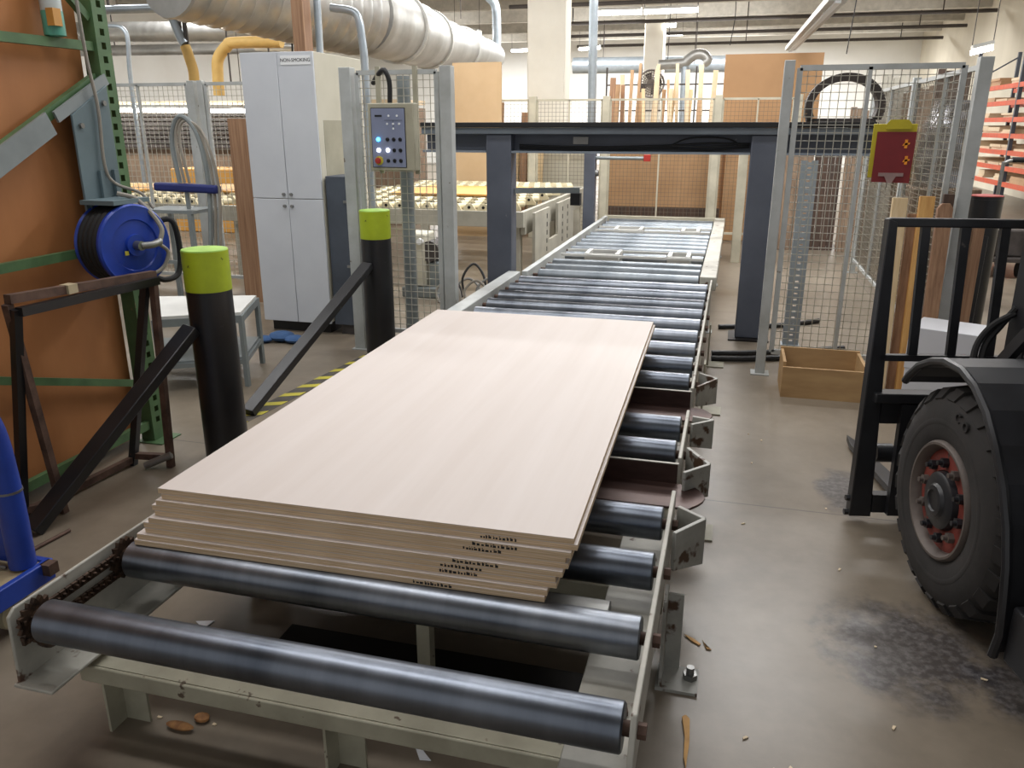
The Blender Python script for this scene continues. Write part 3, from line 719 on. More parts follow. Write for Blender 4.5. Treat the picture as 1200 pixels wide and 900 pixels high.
for z in (1.05, .55): MB().box(-2.90, -2.86, 5.755, 5.765, z, z + .02).build('latch', 'bare_steel', eb)

# ================================================================== MESH FENCES
def fence_panel(parent, p, q, z0, z1, m='fence_paint', wm='wire_zinc', fw=.03, pitch=.05, mids=(), wr=.003):
    p = V((*p, 0)); q = V((*q, 0)); d = (q - p).normalized()
    f = MB()
    f.bar(p + V((0, 0, z0)), p + V((0, 0, z1)), fw, fw, up=d).bar(q + V((0, 0, z0)), q + V((0, 0, z1)), fw, fw, up=d)
    f.bar(p + V((0, 0, z0)), q + V((0, 0, z0)), fw, fw).bar(p + V((0, 0, z1)), q + V((0, 0, z1)), fw, fw)
    f.build('panel_frame', m, parent)
    for t in mids:
        e = p + (q - p) * t
        MB().bar(e + V((0, 0, z0)), e + V((0, 0, z1)), fw, fw * .7, up=d).build('middle_bar', m, parent)
    MB().grid(p + V((0, 0, z0)), q - p, V((0, 0, z1 - z0)), pitch, wr).build('wire_mesh', wm, parent)
def fpost(parent, x, y, h, w=.06, m='fence_paint', plate=True, name='post'):
    mb = MB().box(x - w / 2, x + w / 2, y - w / 2, y + w / 2, 0, h)
    o = mb.build(name, m, parent, bevel=.003)
    if plate: MB().box(x - .06, x + .06, y - .06, y + .06, 0, .008).build('foot_plate', m, parent)
    return o
f1 = thing('mesh_fence', 'grey wire mesh fence panel carrying the control panel', 'fence', (-2.27, 5.42, 0))
fpost(f1, -2.642, 5.42, 2.0, .085); fpost(f1, -1.912, 5.42, 2.0, .08)
fence_panel(f1, (-2.565, 5.42), (-1.985, 5.42), .16, 1.965)
MB().box(-2.57, -2.50, 5.46, 5.54, 0, .16).build('foot_block', 'frame_grey', f1)
for x in (-2.40, -2.13): MB().box(x - .016, x + .016, 5.385, 5.405, 1.3, 2.0).build('panel_support', 'panel_beige', f1)
MB().tube([(-2.30, 5.60, 0), (-2.30, 5.60, 1.95)], .05, 14).build('cable_duct', 'frame_grey', f1)
# control panel
cp = thing('control_panel', 'beige control panel with lit buttons and red emergency stop on the mesh fence', 'control panel', (-2.28, 5.36, 1.33))
px0, px1, pz0, pz1, py = -2.445, -2.113, 1.325, 1.765, 5.30
MB().box(px0, px1, py, 5.384, pz0, pz1).build('housing', 'panel_beige', cp, bevel=.006)
MB().box(px0 + .022, px1 - .06, py - .004, py - .0002, pz0 + .02, pz1 - .03).build('bezel', 'button_black', cp)
fx0, fx1, fz0, fz1 = px0 + .026, px1 - .064, pz0 + .024, pz1 - .034
MB().box(fx0, fx1, py - .006, py - .0042, fz0, fz1).build('faceplate', 'panel_lilac', cp)
def fpt(u, v): return (fx0 + u * (fx1 - fx0), py - .006, fz0 + v * (fz1 - fz0))
for r, v in enumerate((.475, .29, .11)):
    for c_, u in enumerate((.19, .47, .66, .85)):
        p = V(fpt(u, v))
        if r == 2 and c_ == 0:
            MB().cyl(p, p + V((0, -.004, 0)), .030, 24).build('stop_collar', 'yellow', cp)
            MB().cyl(p + V((0, -.0042, 0)), p + V((0, -.018, 0)), .012, 16).lathe([(.012, 0), (.021, .003), (.020, .010), (.001, .013)], p + V((0, -.018, 0)), (0, -1, 0), 20).build('stop_button', 'red_paint', cp)
            continue
        lit = 'led_blue' if (r, c_) == (0, 0) else 'led_white' if r == 1 and c_ < 2 else 'button_black'
        if r == 0 and c_ == 0 or lit != 'button_black' or c_ > 0:
            MB().lathe([(.013, 0), (.013, .005), (.010, .009), (.001, .0095)], p, (0, -1, 0), 16).build('indicator' if lit != 'button_black' else 'button', lit, cp)
bd = V(fpt(.22, .875)); MB().box(bd.x - .026, bd.x + .026, bd.y - .002, bd.y, bd.z - .006, bd.z + .006).build('badge', 'button_black', cp)
for (u, v, w_, h_) in ((.66, .80, .13, .003), (.66, .74, .003, .05)):
    p = V(fpt(u, v)); MB().box(p.x - w_ / 2, p.x + w_ / 2, p.y - .0015, p.y, p.z - h_ / 2, p.z + h_ / 2).build('diagram_line', 'slate_box', cp)
for (u, v) in ((.53, .875), (.78, .875), (.48, .74), (.66, .74), (.84, .74), (.66, .66)):
    p = V(fpt(u, v)); MB().cyl(p, p + V((0, -.004, 0)), .007, 10).build('selector', 'sign_white', cp)
MB().tube(curve([(-2.30, 5.35, 1.766), (-2.298, 5.35, 1.90), (-2.33, 5.35, 1.975), (-2.40, 5.40, 1.95), (-2.47, 5.47, 1.90)], 6), .017, 10).build('conduit', 'cable_black', cp)

# right-hand enclosure
f2 = thing('mesh_fence', 'white-grey wire mesh fence right of conveyor holding the clipboard', 'fence', (.8, 5.53, 0))
fpost(f2, .272, 5.53, 2.0, .062); fpost(f2, 1.355, 5.55, 2.0, .075)
fence_panel(f2, (.335, 5.53), (1.245, 5.53), .16, 1.955, fw=.032, mids=(.44,), pitch=.047)
f3 = thing('mesh_fence', 'long mesh fence running back behind the clipboard fence', 'fence', (1.42, 7.8, 0))
fence_panel(f3, (1.40, 5.62), (1.40, 7.7), .15, 1.96, mids=(.5,), wm='wire_dark'); fence_panel(f3, (1.40, 7.78), (1.40, 9.9), .15, 1.96, mids=(.5,), wm='wire_dark')
for y in (7.74, 9.95): fpost(f3, 1.40, y, 2.0)
fpost(f3, 1.40, 5.72, 2.0, .05)
# clipboard
cp2 = thing('clipboard', 'dark red clipboard with yellow board hung on the right mesh fence', 'clipboard', (.92, 5.5, 1.29))
MB().box(.79, 1.035, 5.496, 5.502, 1.315, 1.63).build('backing', 'clip_yellow', cp2, bevel=.004)
MB().prism([(.815, 5.489, 1.29), (1.03, 5.489, 1.285), (1.035, 5.489, 1.585), (.815, 5.489, 1.585)], (0, .006, 0)).build('front_board', 'clip_red', cp2)
MB().prism([(.86, 5.483, 1.63), (.88, 5.483, 1.655), (.98, 5.483, 1.655), (1.0, 5.483, 1.63), (1.0, 5.483, 1.60), (.86, 5.483, 1.60)], (0, .008, 0)).build('top_clip', 'clip_yellow', cp2)
MB().box(.85, .99, 5.480, 5.488, 1.325, 1.345).prism([(.885, 5.48, 1.325), (.95, 5.48, 1.325), (.93, 5.48, 1.285), (.905, 5.48, 1.285)], (0, .008, 0)).build('bottom_clip', 'clip_metal', cp2)
for (x, z) in ((.983, 1.515), (.995, 1.42)):
    MB().box(x - .008, x + .008, 5.4855, 5.4885, z - .025, z + .025).prism([(x - .02, 5.4855, z - .012), (x + .02, 5.4855, z - .002), (x + .02, 5.4855, z + .008), (x - .012, 5.4855, z + .004)], (0, .003, 0)).build('arrow_sticker', 'tag_orange', cp2)

# back-left enclosure
f4 = thing('mesh_fence', 'grey mesh fence with double posts left of the white cabinet', 'fence', (-5.4, 7.12, 0))
fence_panel(f4, (-6.9, 7.12), (-5.16, 7.12), .15, 2.0, mids=(.68,), pitch=.055); fence_panel(f4, (-4.95, 7.12), (-3.7, 7.12), .15, 2.0, pitch=.055)
fpost(f4, -5.10, 7.12, 2.03, .07); fpost(f4, -5.0, 7.12, 2.03, .06)
# far fence behind the gantry
f5 = thing('mesh_fence', 'cream low mesh fence across the far end behind gantry', 'fence', (-1.7, 12, 0))
xs = [-4.1, -2.913, -1.841, -.29, .75]
for x in xs: fpost(f5, x, 12, 2.02, .10, 'fence_cream')
for a_, b_ in zip(xs, xs[1:]): fence_panel(f5, (a_ + .06, 12), (b_ - .06, 12), .15, 1.97, 'fence_cream', 'wire_dark', pitch=.055, mids=(.5,), wr=.0026)
# tall narrow frame with light post by second conveyor
o = MB().box(-4.42, -4.10, 6.62, 6.65, .02, 1.68).build('board', 'lumber_brown'); tag(o, 'brown wood sheet standing on end left of the cabinet', 'board')

# ================================================================== LIFTER STAND BACK LEFT
ls = thing('hose_stand', 'grey steel stand with blue bar and looped hoses behind the left bollard', 'stand', (-4.95, 6.45, 0))
for (x, y) in ((-5.2, 6.35), (-4.72, 6.35), (-5.2, 6.7), (-4.72, 6.7)): MB().bar((x, y, 0), (x, y, .86), .04, .04).build('leg', 'frame_grey', ls)
MB().box(-5.24, -4.68, 6.33, 6.72, .861, .89).build('top_plate', 'frame_grey', ls)
MB().box(-5.18, -4.74, 6.35, 6.37, .40, .43).build('crossbar', 'frame_grey', ls)
MB().bar((-5.16, 6.5, 1.085), (-4.50, 6.5, 1.07), .10, .075).build('bar', 'bar_blue', ls, bevel=.02)
MB().cyl((-4.84, 6.5, .891), (-4.84, 6.5, 1.04), .02, 10).build('stem', 'frame_grey', ls)
for k in range(3):
    MB().tube(curve([(-4.90 + .05 * k, 6.5, 1.12), (-4.93 + .04 * k, 6.5, 1.5), (-4.82 + .02 * k, 6.5, 1.70 - .02 * k), (-4.66 + .03 * k, 6.5, 1.55), (-4.60 + .05 * k, 6.5, 1.1), (-4.62 + .05 * k, 6.45, .5)], 7), .013 if k else .022, 8).build('hose', 'frame_grey' if k == 0 else 'cable_grey', ls)

# ================================================================== SECOND CONVEYOR (cream wheel rollers)
def wheel_conveyor(x0, x1, y0, y1, zt, label, rows, boards):
    t = thing('roller_table', label, 'conveyor', ((x0 + x1) / 2, (y0 + y1) / 2, 0), 'cream roller tables')
    MB().box(x0, x1, y0, y0 + .08, zt - .22, zt - .06).build('front_beam', 'machine_grey', t, bevel=.004)
    sr = MB().box(x1 - .05, x1, y0 + .081, y1, zt - .30, zt - .06); sr.build('side_panel_or_shade', 'machine_grey', t, bevel=.004)
    MB().box(x0, x0 + .05, y0 + .081, y1, zt - .22, zt - .06).build('side_beam', 'machine_grey', t)
    MB().box(x0, x1, y1 + .001, y1 + .06, zt - .22, zt - .06).build('rear_beam', 'machine_grey', t)
    ny = max(2, int((y1 - y0) / 1.4) + 1)
    for k in range(ny):
        y = y0 + .1 + (y1 - y0 - .3) * k / (ny - 1)
        for x in (x0 + .06, x1 - .16): MB().box(x, x + .10, y, y + .10, 0, zt - .22).build('leg', 'machine_grey', t)
    proto = None; n = 0; nx = int((x1 - x0 - .1) / .155); extra = MB()
    for r in range(rows):
        y = y0 + .02 + r * (y1 - y0 - .3) / max(1, rows - 1)
        for c_ in range(nx):
            x = x0 + .1 + c_ * .155 + (.077 if r % 2 else 0)
            if n < 96:
                if proto is None:
                    proto = MB().lathe([(.012, .004), (.02, 0), (.033, .01), (.033, .15), (.02, .16), (.012, .16)], (x, y + .045, zt - .03), (.45, 1, -.0), 12).build('roller', 'cream_roller', t); p0 = V((x, y, 0))
                    MB().cyl((x, y + .006, zt - .028), (x, y + .0115, zt - .028), .016, 10).build('axle_hole', 'button_black', proto)
                else: copy_tree(proto, V((x, y, 0)) - p0, t)
            else:
                extra.lathe([(.02, 0), (.033, .01), (.033, .15), (.02, .16)], (x, y + .045, zt - .03), (.45, 1, 0), 10)
            n += 1
        # zig-zag rail carrying the rollers
        z = MB()
        for c_ in range(nx):
            xx = x0 + .1 + c_ * .155 + (.077 if r % 2 else 0)
            z.prism([(xx - .0775, y + .012, zt - .085), (xx - .0775, y + .012, zt - .062), (xx - .03, y + .012, zt + .008), (xx + .03, y + .012, zt + .008), (xx + .0775, y + .012, zt - .062), (xx + .0775, y + .012, zt - .085)], (0, .022, 0))
        z.build('roller_rail', 'cream_roller', t)
    if extra.v: o = extra.build('roller_bank', 'cream_roller', t); o['kind'] = 'stuff'
    for (bx0, bx1, by0, by1, bz) in boards:
        o = MB().box(bx0, bx1, by0, by1, zt + .0085 + bz, zt + .0285 + bz).build('board', 'board_orange')
        tag(o, boards[(bx0, bx1, by0, by1, bz)], 'board')
    return t
wheel_conveyor(-4.6, -2.05, 8.05, 11.75, .84, 'pale grey roller table with cream rollers beyond the gantry left leg', 11,
               {(-3.9, -2.5, 9.0, 10.3, 0): 'orange-yellow board lying on the cream rollers beyond the gantry'})
wheel_conveyor(-8.6, -5.1, 7.7, 9.9, .86, 'roller table with cream rollers behind the back-left mesh fence', 6,
               {(-7.9, -6.9, 8.2, 9.3, 0): 'orange board on the cream rollers far left behind mesh fence',
                (-6.5, -5.5, 8.5, 9.6, 0): 'orange board on cream rollers behind the hose stand'})
# machine pieces on the far conveyor side
mp = thing('machine', 'pale grey perforated machine side frame left of the far conveyor', 'machine', (-2.0, 9.5, 0))
sd = MB()
sd.prism([(-1.99, 8.2, 0), (-1.99, 8.2, .76), (-1.99, 8.9, .76), (-1.99, 8.9, .4), (-1.99, 9.35, .4), (-1.99, 9.35, .76), (-1.99, 10.3, .76), (-1.99, 10.3, 0), (-1.99, 9.35, 0), (-1.99, 9.35, .15), (-1.99, 8.9, .15), (-1.99, 8.9, 0)], (.03, 0, 0))
sd.build('side_plate', 'machine_grey', mp)
MB().box(-1.99, -1.94, 11.2, 11.3, 0, .78).build('post', 'machine_grey', mp)
hl = MB()
for y in (8.75, 9.6, 9.9):
    for k in range(6): hl.box(-1.962, -1.957, y, y + .03, .2 + .09 * k, .25 + .09 * k)
hl.build('punched_holes', 'button_black', mp)
# grey machine block behind the control fence
gm = thing('machine', 'grey and dark pump unit on floor behind the mesh under the control panel', 'machine', (-2.9, 7.4, 0))
MB().box(-3.1, -2.72, 7.3, 7.7, 0, .10).build('base', 'frame_grey', gm, bevel=.01)
MB().box(-3.08, -2.86, 7.35, 7.65, .101, .62).build('body', 'cabinet_cream', gm, bevel=.02)
MB().cyl((-2.82, 7.36, .45), (-2.82, 7.66, .45), .10, 20).build('motor', 'machine_dark', gm)
MB().box(-2.84, -2.74, 7.4, 7.6, .101, .34).build('block', 'frame_grey', gm, bevel=.01)
for x in (-2.99, -2.90): MB().cyl((x, 7.30, .55), (x, 7.35, .55), .03, 12).build('gauge', 'sign_white', gm)
# tangle of cables
for k in range(7):
    x = -2.72 + .09 * k; r_ = random.uniform(.10, .24); y = 7.0 + random.uniform(0, .5)
    pts = [(x, y, .012), (x - .04, y + .05, r_ * .9), (x + .05, y + .12, r_ * 1.5), (x + .16, y + .1, r_), (x + .22, y + .02, .012)]
    o = MB().tube(curve(pts, 6), .012, 7).build('cable', ('cable_black', 'cable_grey', 'bare_steel')[k % 3])
    tag(o, ('black', 'pale grey', 'metal')[k % 3] + ' cable looping on floor in the tangle beside the gantry left leg', 'cable', 'cable tangle beside the gantry')

# ================================================================== RIGHT SIDE OBJECTS
# open wooden box
wb = thing('wooden_box', 'open wooden box on floor beneath the right mesh fence', 'box', (.64, 5.2, 0))
bx0, bx1, by0, by1, bz = .385, .87, 5.04, 5.40, .235
MB().box(bx0, bx1, by0, by0 + .018, .0, bz - .04).build('side', 'box_ply', wb); MB().box(bx0, bx1, by1 - .018, by1, 0, bz).build('side', 'box_ply', wb)
MB().box(bx0, bx0 + .018, by0 + .0185, by1 - .0185, 0, bz - .01).build('side', 'box_ply', wb); MB().box(bx1 - .018, bx1, by0 + .0185, by1 - .0185, 0, bz - .01).build('side', 'box_ply', wb)
MB().box(bx0 + .0185, bx1 - .0185, by0 + .0185, by1 - .0185, .005, .018).build('bottom', 'lumber_dark', wb)
# leaning lumber
for (x, y, w_, dp, h, m, lab, lean) in (
        (.985, 5.28, .085, .04, 1.20, 'lumber_pale', 'pale planed board leaning on the right mesh fence, leftmost plank', .12),
        (1.07, 5.34, .05, .03, 1.10, 'lumber_brown', 'narrow brown board between the pale and the knotty plank', .10),
        (1.135, 5.30, .085, .04, 1.21, 'lumber_pine', 'yellow knotty pine board leaning on the right mesh fence', .10),
        (1.24, 5.30, .085, .045, 1.17, 'lumber_brown', 'reddish brown board with rounded top leaning on the fence', .10),
        (1.265, 5.43, .06, .03, 1.215, 'lumber_dark', 'dark brown board leaning by the fence corner post', .04),
        (1.47, 5.50, .06, .05, 1.02, 'lumber_brown', 'brown board right of the fence corner post', .02)):
    T = Matrix.Translation((x, y, .012)) @ Matrix.Rotation(-lean, 4, 'X')
    if 'rounded' in lab:
        mb = MB(T).prism([(-w_ / 2, 0, 0), (w_ / 2, 0, 0), (w_ / 2, 0, h - .03), (w_ / 4, 0, h), (-w_ / 4, 0, h), (-w_ / 2, 0, h - .03)], (0, dp, 0))
    else: mb = MB(T).box(-w_ / 2, w_ / 2, 0, dp, 0, h)
    o = mb.build('lumber_board', m, bevel=.003); tag(o, lab, 'board', 'boards leaning on the right fence')
# white carton
wc = thing('carton', 'white cardboard carton on floor behind the forklift wheel', 'box', (1.27, 4.93, 0))
T = Matrix.Translation((1.27, 4.93, 0)) @ Matrix.Rotation(radians(-24), 4, 'Z')
MB(T).box(-.19, .19, -.15, .15, 0, .29).build('lower_box', 'carton_white', wc, bevel=.004)
MB(T).box(-.195, .195, -.155, .155, .291, .535).build('lid', 'carton_white', wc, bevel=.004)
o = MB(T).box(.03, .05, -.1562, -.1552, .34, .37).build('print_mark', 'ink', wc)
# galvanised perforated post inside enclosure
gp = thing('perforated_post', 'galvanised perforated steel post inside the right mesh enclosure', 'post', (.52, 6.35, 0))
mb = MB(); x0, x1 = .46, .575; z = 0
mb.box(x0, x0 + .045, 6.35, 6.354, 0, 1.38).box(x1 - .045, x1, 6.35, 6.354, 0, 1.38)
while z < 1.38: mb.box(x0 + .045, x1 - .045, 6.35, 6.354, z, min(1.38, z + .034)); z += .046
mb.box(x0, x0 + .004, 6.354, 6.43, 0, 1.38).box(x1 - .004, x1, 6.354, 6.43, 0, 1.38)
mb.build('column', 'pipe_zinc', gp); MB().box(.45, .585, 6.33, 6.45, -.0, .006).build('foot_plate', 'pipe_zinc', gp)
# dark ring / belt guard on the gantry's right end with cartons behind it
rg_ = thing('belt_ring', 'dark round ring standing on the gantry right end', 'ring', (.70, 6.52, 1.646))
pts = arc((.72, 6.52, 1.745), .205, radians(-22), radians(202), 40, (1.18, 0, 0), (0, 0, 1))
band = MB()
for a_, b_ in zip(pts, pts[1:]): band.bar(a_, b_, .16, .05, up=(V((.72, 6.52, 1.745)) - a_).normalized())
band.build('band', 'drum_dark', rg_)
MB().box(.47, .94, 6.47, 6.57, 1.646, 1.670).build('base', 'machine_dark', rg_)
# stacks of brown pallets/boards inside the enclosure
whr = ('leftmost', 'second from the left', 'third from the left', 'fourth from the left', 'fifth from the left', 'rightmost')
for k, (x0, x1, y, h, m) in enumerate(((.62, 1.0, 11.6, 1.62, 'pallet_brown'), (1.02, 1.36, 11.7, 1.55, 'lumber_dark'), (1.38, 1.70, 11.6, 1.85, 'pallet_brown'), (1.74, 2.02, 11.8, 2.25, 'machine_grey'), (2.04, 2.35, 11.6, 2.1, 'pallet_brown'), (2.37, 2.75, 11.7, 2.3, 'lumber_dark'))):
    t = MB(Matrix.Translation((0, y, 0)) @ Matrix.Rotation(-.05, 4, 'X'))
    for j in range(4): t.box(x0 + (x1 - x0) * j / 4 + .004, x0 + (x1 - x0) * (j + 1) / 4 - .004, 0, .05, .004, h - .02 * ((j * 7) % 3))
    t.box(x0 + .005, x1 - .005, .0505, .09, .05, .15).box(x0 + .005, x1 - .005, .0505, .09, h - .25, h - .15)
    o = t.build('pallet', m); tag(o, 'tall slatted pallet on end at the rear of the right enclosure, ' + whr[k], 'pallet', 'pallets on end in the right enclosure')
for k in range(5):
    x = 2.0 + .26 * k; y = 12.6 + .35 * k
    o = MB(Matrix.Translation((x, y, 0)) @ Matrix.Rotation(-.06, 4, 'X')).box(-.09, .09, 0, .05, .004, 1.7 + .12 * ((k * 3) % 4)).build('timber', 'pallet_brown' if k % 2 else 'lumber_brown')
    tag(o, 'tall brown timber standing beyond the right mesh enclosure', 'timber', 'timbers beyond the right enclosure')
# foil-wrapped bundle
fo = thing('foil_bundle', 'shiny foil-wrapped bundle behind the right mesh fence', 'bundle', (1.86, 8.4, 0))
FX = 1.86; mb = MB(); n = 14; rr = random.Random(3); ring = []
for i in range(9):
    z = 1.085 + .75 * i / 8
    for j in range(n):
        r = (.24 if i < 7 else .17) * rr.uniform(.85, 1.12); ring.append((FX + r * cos(2 * pi * j / n), 8.4 + r * .8 * sin(2 * pi * j / n), z))
fs = [(i * n + j, i * n + (j + 1) % n, (i + 1) * n + (j + 1) % n, (i + 1) * n + j) for i in range(8) for j in range(n)] + [tuple(range(n))[::-1], tuple(8 * n + j for j in range(n))]
mb.add(ring, fs); mb.build('wrap', 'foil', fo)
MB().box(1.58, 2.14, 8.15, 8.65, .0, 1.08).build('crate', 'pallet_brown', fo, bevel=.01)

# ------------------------------------------------------------------ orange shelving at right wall
orr = thing('shelving', 'orange-beamed shelving with stacked boards along the right wall', 'rack', (5.5, 16, 0))
zs_ = [.55, .85, 1.15, 1.47, 1.78, 2.10, 2.42]
Y0, Y1 = 15.2, 21.8
for y in (15.2, 18.5, 21.8):
    for x in (5.2, 6.0): MB().box(x - .035, x + .035, y - .035, y + .035, 0, 3.2 if y < 22 else 2.6).build('upright', 'slate_box', orr)
    MB().bar((5.2, y, 2.6), (6.0, y, 3.1), .03, .03).build('brace', 'slate_box', orr)
for z in zs_:
    for x in (5.19, 6.01): MB().box(x - .025, x + .025, Y0 + .04, 18.46, z - .09, z).box(x - .025, x + .025, 18.54, Y1 - .04, z - .09, z).build('beam', 'rack_orange', orr)
rnd = random.Random(11)
for z in zs_:
    y = Y0 + .12
    while y < Y1 - .6:
        wy = rnd.uniform(.45, .95)
        if (y < 18.5 < y + wy): y = 18.56; continue
        if rnd.random() < .82:
            zz = z + .001; m = rnd.choice(['board_cream', 'board_cream', 'board_tan'])
            for k in range(rnd.choice([1, 2, 3])):
                th = rnd.uniform(.035, .06); jx = rnd.uniform(-.03, .03)
                o = MB().box(5.22 + jx, 5.97 + jx, y, y + wy - .05, zz, zz + th).build('board', m)
                tag(o, 'pale flat board lying on the orange shelving', 'board', 'boards on the orange shelving'); zz += th + .001
        y += wy
# platform truck with hoop handle
pt = thing('platform_truck', 'platform truck with a black and silver hoop handle before the shelving', 'cart', (3.0, 10.0, 0))
MB().tube(curve([(2.78, 10.0, .22), (2.78, 10.0, 1.15), (2.80, 10.0, 1.24), (2.90, 10.0, 1.27), (3.05, 10.0, 1.27), (3.14, 10.0, 1.24), (3.16, 10.0, 1.15), (3.16, 10.0, .22)], 5), .02, 10).build('handle', 'bare_steel', pt)
MB().tube([(2.86, 10.0, 1.272), (3.09, 10.0, 1.272)], .028, 10).build('grip', 'black_rubber', pt)
MB().box(2.7, 3.25, 9.95, 11.0, .18, .22).build('deck', 'machine_dark', pt)
for x in (2.8, 3.15):
    for y in (10.1, 10.85): MB().lathe([(.02, -.02), (.085, -.02), (.085, .02), (.02, .02)], (x, y, .087), (1, 0, 0), 16).build('wheel', 'black_rubber', pt)
o = MB().box(2.72, 3.22, 10.1, 10.8, .222, .52).build('crate', 'machine_dark', bevel=.02); tag(o, 'dark crate on the platform truck before shelving', 'crate')

# ================================================================== FORKLIFT
yw = radians(12)
FT = Matrix.Translation((.757, 2.78, 0)) @ Matrix.Rotation(yw, 4, 'Z')        # local x = across (0 at the left wheel face), y = forward
fk = thing('forklift', 'dark grey forklift with red-hubbed wheel at the right edge', 'forklift', (1.25, 2.5, 0))
def F(): return MB(FT)
TR = .40
def tyre(u0, sgn, v, parent):
    # carcass with rounded shoulders
    prof = [(.205, .012), (.225, .0), (.30, -.004), (.345, .010), (.372, .03), (.380, .05), (.380, .20), (.372, .22), (.345, .24), (.30, .254), (.225, .25), (.205, .238)]
    ty = MB(FT).lathe(prof, (u0, v, TR), (sgn, 0, 0), 56, closed=True)
    t_ = ty.build('tyre', 'tyre_rubber', parent)
    lug = MB(FT); n = 26
    for k in range(n):
        for half in (0, 1):
            a_ = 2 * pi * (k + .5 * half) / n; da = 2 * pi / n * .29
            # slanted block from the shoulder to the centre line
            ss = ((.006, .352), (.03, .388), (.132, .400)) if not half else ((.244, .352), (.22, .388), (.118, .400))
            low = ((.02, .335), (.04, .366), (.132, .366)) if not half else ((.23, .335), (.21, .366), (.118, .366))
            vs = []
            for (rows_) in (ss, low):
                for idx, (h, r) in enumerate(rows_):
                    sk = .06 * idx * .5
                    for s2 in (-1, 1):
                        an = a_ + s2 * da + sk
                        vs.append((u0 + sgn * h, v + r * cos(an), TR + r * sin(an)))
            fs = [(0, 1, 3, 2), (2, 3, 5, 4), (6, 8, 9, 7), (8, 10, 11, 9), (0, 2, 8, 6), (2, 4, 10, 8), (1, 7, 9, 3), (3, 9, 11, 5), (0, 6, 7, 1), (4, 5, 11, 10)]
            lug.add(vs, fs)
    lug.build('tread', 'tyre_rubber', t_)
    ring = MB(FT).lathe([(.262, -.0025), (.272, -.0055), (.282, -.0035), (.272, .0)], (u0, v, TR), (sgn, 0, 0), 56, closed=True).build('sidewall_ring', 'tyre_rubber', t_)
    return t_
wh = bpy.data.objects.new('front_wheel', None); C.objects.link(wh); wh.parent = fk
def wheel(u0, sgn, v, parent):
    t_ = tyre(u0, sgn, v, parent)
    MB(FT).lathe([(.207, .035), (.207, .004), (.200, -.006), (.192, -.006), (.184, .004), (.176, .028), (.180, .045)], (u0, v, TR), (sgn, 0, 0), 56, closed=True).build('rim', 'rim_grey', parent)
    MB(FT).lathe([(.182, .030), (.170, .026), (.155, .024), (.105, .022), (.10, .03), (.01, .03), (.01, .2), (.182, .2)], (u0, v, TR), (sgn, 0, 0), 48).build('wheel_disc', 'rim_red', parent)
    MB(FT).lathe([(.102, .028), (.098, .004), (.090, -.002), (.060, -.004), (.052, -.014), (.038, -.016), (.034, -.010), (.001, -.010)], (u0, v, TR), (sgn, 0, 0), 40).build('hub', 'forklift_black', parent)
    for k in range(10):
        a_ = 2 * pi * k / 10 + .15
        p = V((u0, v + .132 * cos(a_), TR + .132 * sin(a_)))
        MB(FT).cyl(p + V((sgn * .026, 0, 0)), p + V((sgn * .004, 0, 0)), .018, 6).cyl(p + V((sgn * .004, 0, 0)), p + V((-sgn * .010, 0, 0)), .009, 10).build('lug_nut', 'rim_grey' if k % 3 == 0 else 'forklift_black', parent)
wheel(0, 1, 0, fk)
bpy.data.objects.remove(wh)
wheel(1.10, -1, 0, fk)
# raised letters on the sidewall, as far as they read
Tt = FT @ Matrix.Translation((-.002, 0, TR)) @ Matrix.Rotation(radians(-90), 4, 'Z') @ Matrix.Rotation(radians(90), 4, 'X')
for ch_, an in (('C', 104), ('O', 94)):
    a_ = radians(an - 90) * -1
    q = Tt @ Matrix.Rotation(radians(-90 + an) * 1.0 - radians(22), 4, 'Z') @ Matrix.Translation((0, .318, 0))
    text('sidewall_letter', ch_, .045, q, 'tyre_rubber', fk, ext=.004)
# fender: arched plate over the wheel
def fend(u): return [(u, .30, .745), (u, .275, .775), (u, .21, .83), (u, .12, .872), (u, .03, .897), (u, -.08, .90), (u, -.17, .875), (u, -.26, .82), (u, -.34, .74), (u, -.41, .65), (u, -.465, .55), (u, -.50, .45), (u, -.52, .35), (u, -.535, .25), (u, -.52, .17)]
A, B_ = [V(p) for p in fend(-.03)], [V(p) for p in fend(.34)]
fm = MB(FT); th = .018
for i in range(len(A) - 1):
    n_ = V((0, (A[i + 1] - A[i]).z, -(A[i + 1] - A[i]).y)).normalized() * th
    if i < 1: n_ = n_
    fm.add([A[i], A[i + 1], B_[i + 1], B_[i], A[i] - n_, A[i + 1] - n_, B_[i + 1] - n_, B_[i] - n_],
           [(0, 1, 2, 3), (7, 6, 5, 4), (0, 4, 5, 1), (1, 5, 6, 2), (2, 6, 7, 3), (3, 7, 4, 0)])
fm.build('fender', 'forklift_black', fk)
# edge lip along the fender
lip = MB(FT).tube([p + V((-.004, 0, -.012)) for p in A], .014, 8); lip.build('fender_lip', 'forklift_black', fk)
# chassis, step, cowl and counterweight
F().box(.27, .85, -1.55, .30, .18, .62).build('chassis', 'forklift_black', fk, bevel=.02)
F().box(-.02, .33, -1.25, -.54, .16, .34).build('step', 'forklift_black', fk, bevel=.01)
F().box(.03, 1.07, -1.6, -.56, .62, .95).build('engine_cover', 'forklift_black', fk, bevel=.04)
F().box(.0, 1.10, -2.1, -1.6, .25, 1.05).build('counterweight', 'forklift_black', fk, bevel=.06)
F().prism([(.20, .05, .90), (.20, -.45, .80), (.20, -.45, 1.15), (.20, -.10, 1.05)], (.70, 0, 0)).build('cowl', 'forklift_black', fk, bevel=.02)
F().bar((.215, .20, .80), (.275, -.02, 1.14), .035, .035).build('front_pillar', 'forklift_black', fk)
F().bar((.275, -.02, 1.14), (.30, -.25, 2.1), .045, .045).build('front_pillar', 'forklift_black', fk)
F().bar((.88, .10, .80), (.80, -.25, 2.1), .045, .045).build('front_pillar', 'forklift_black', fk)
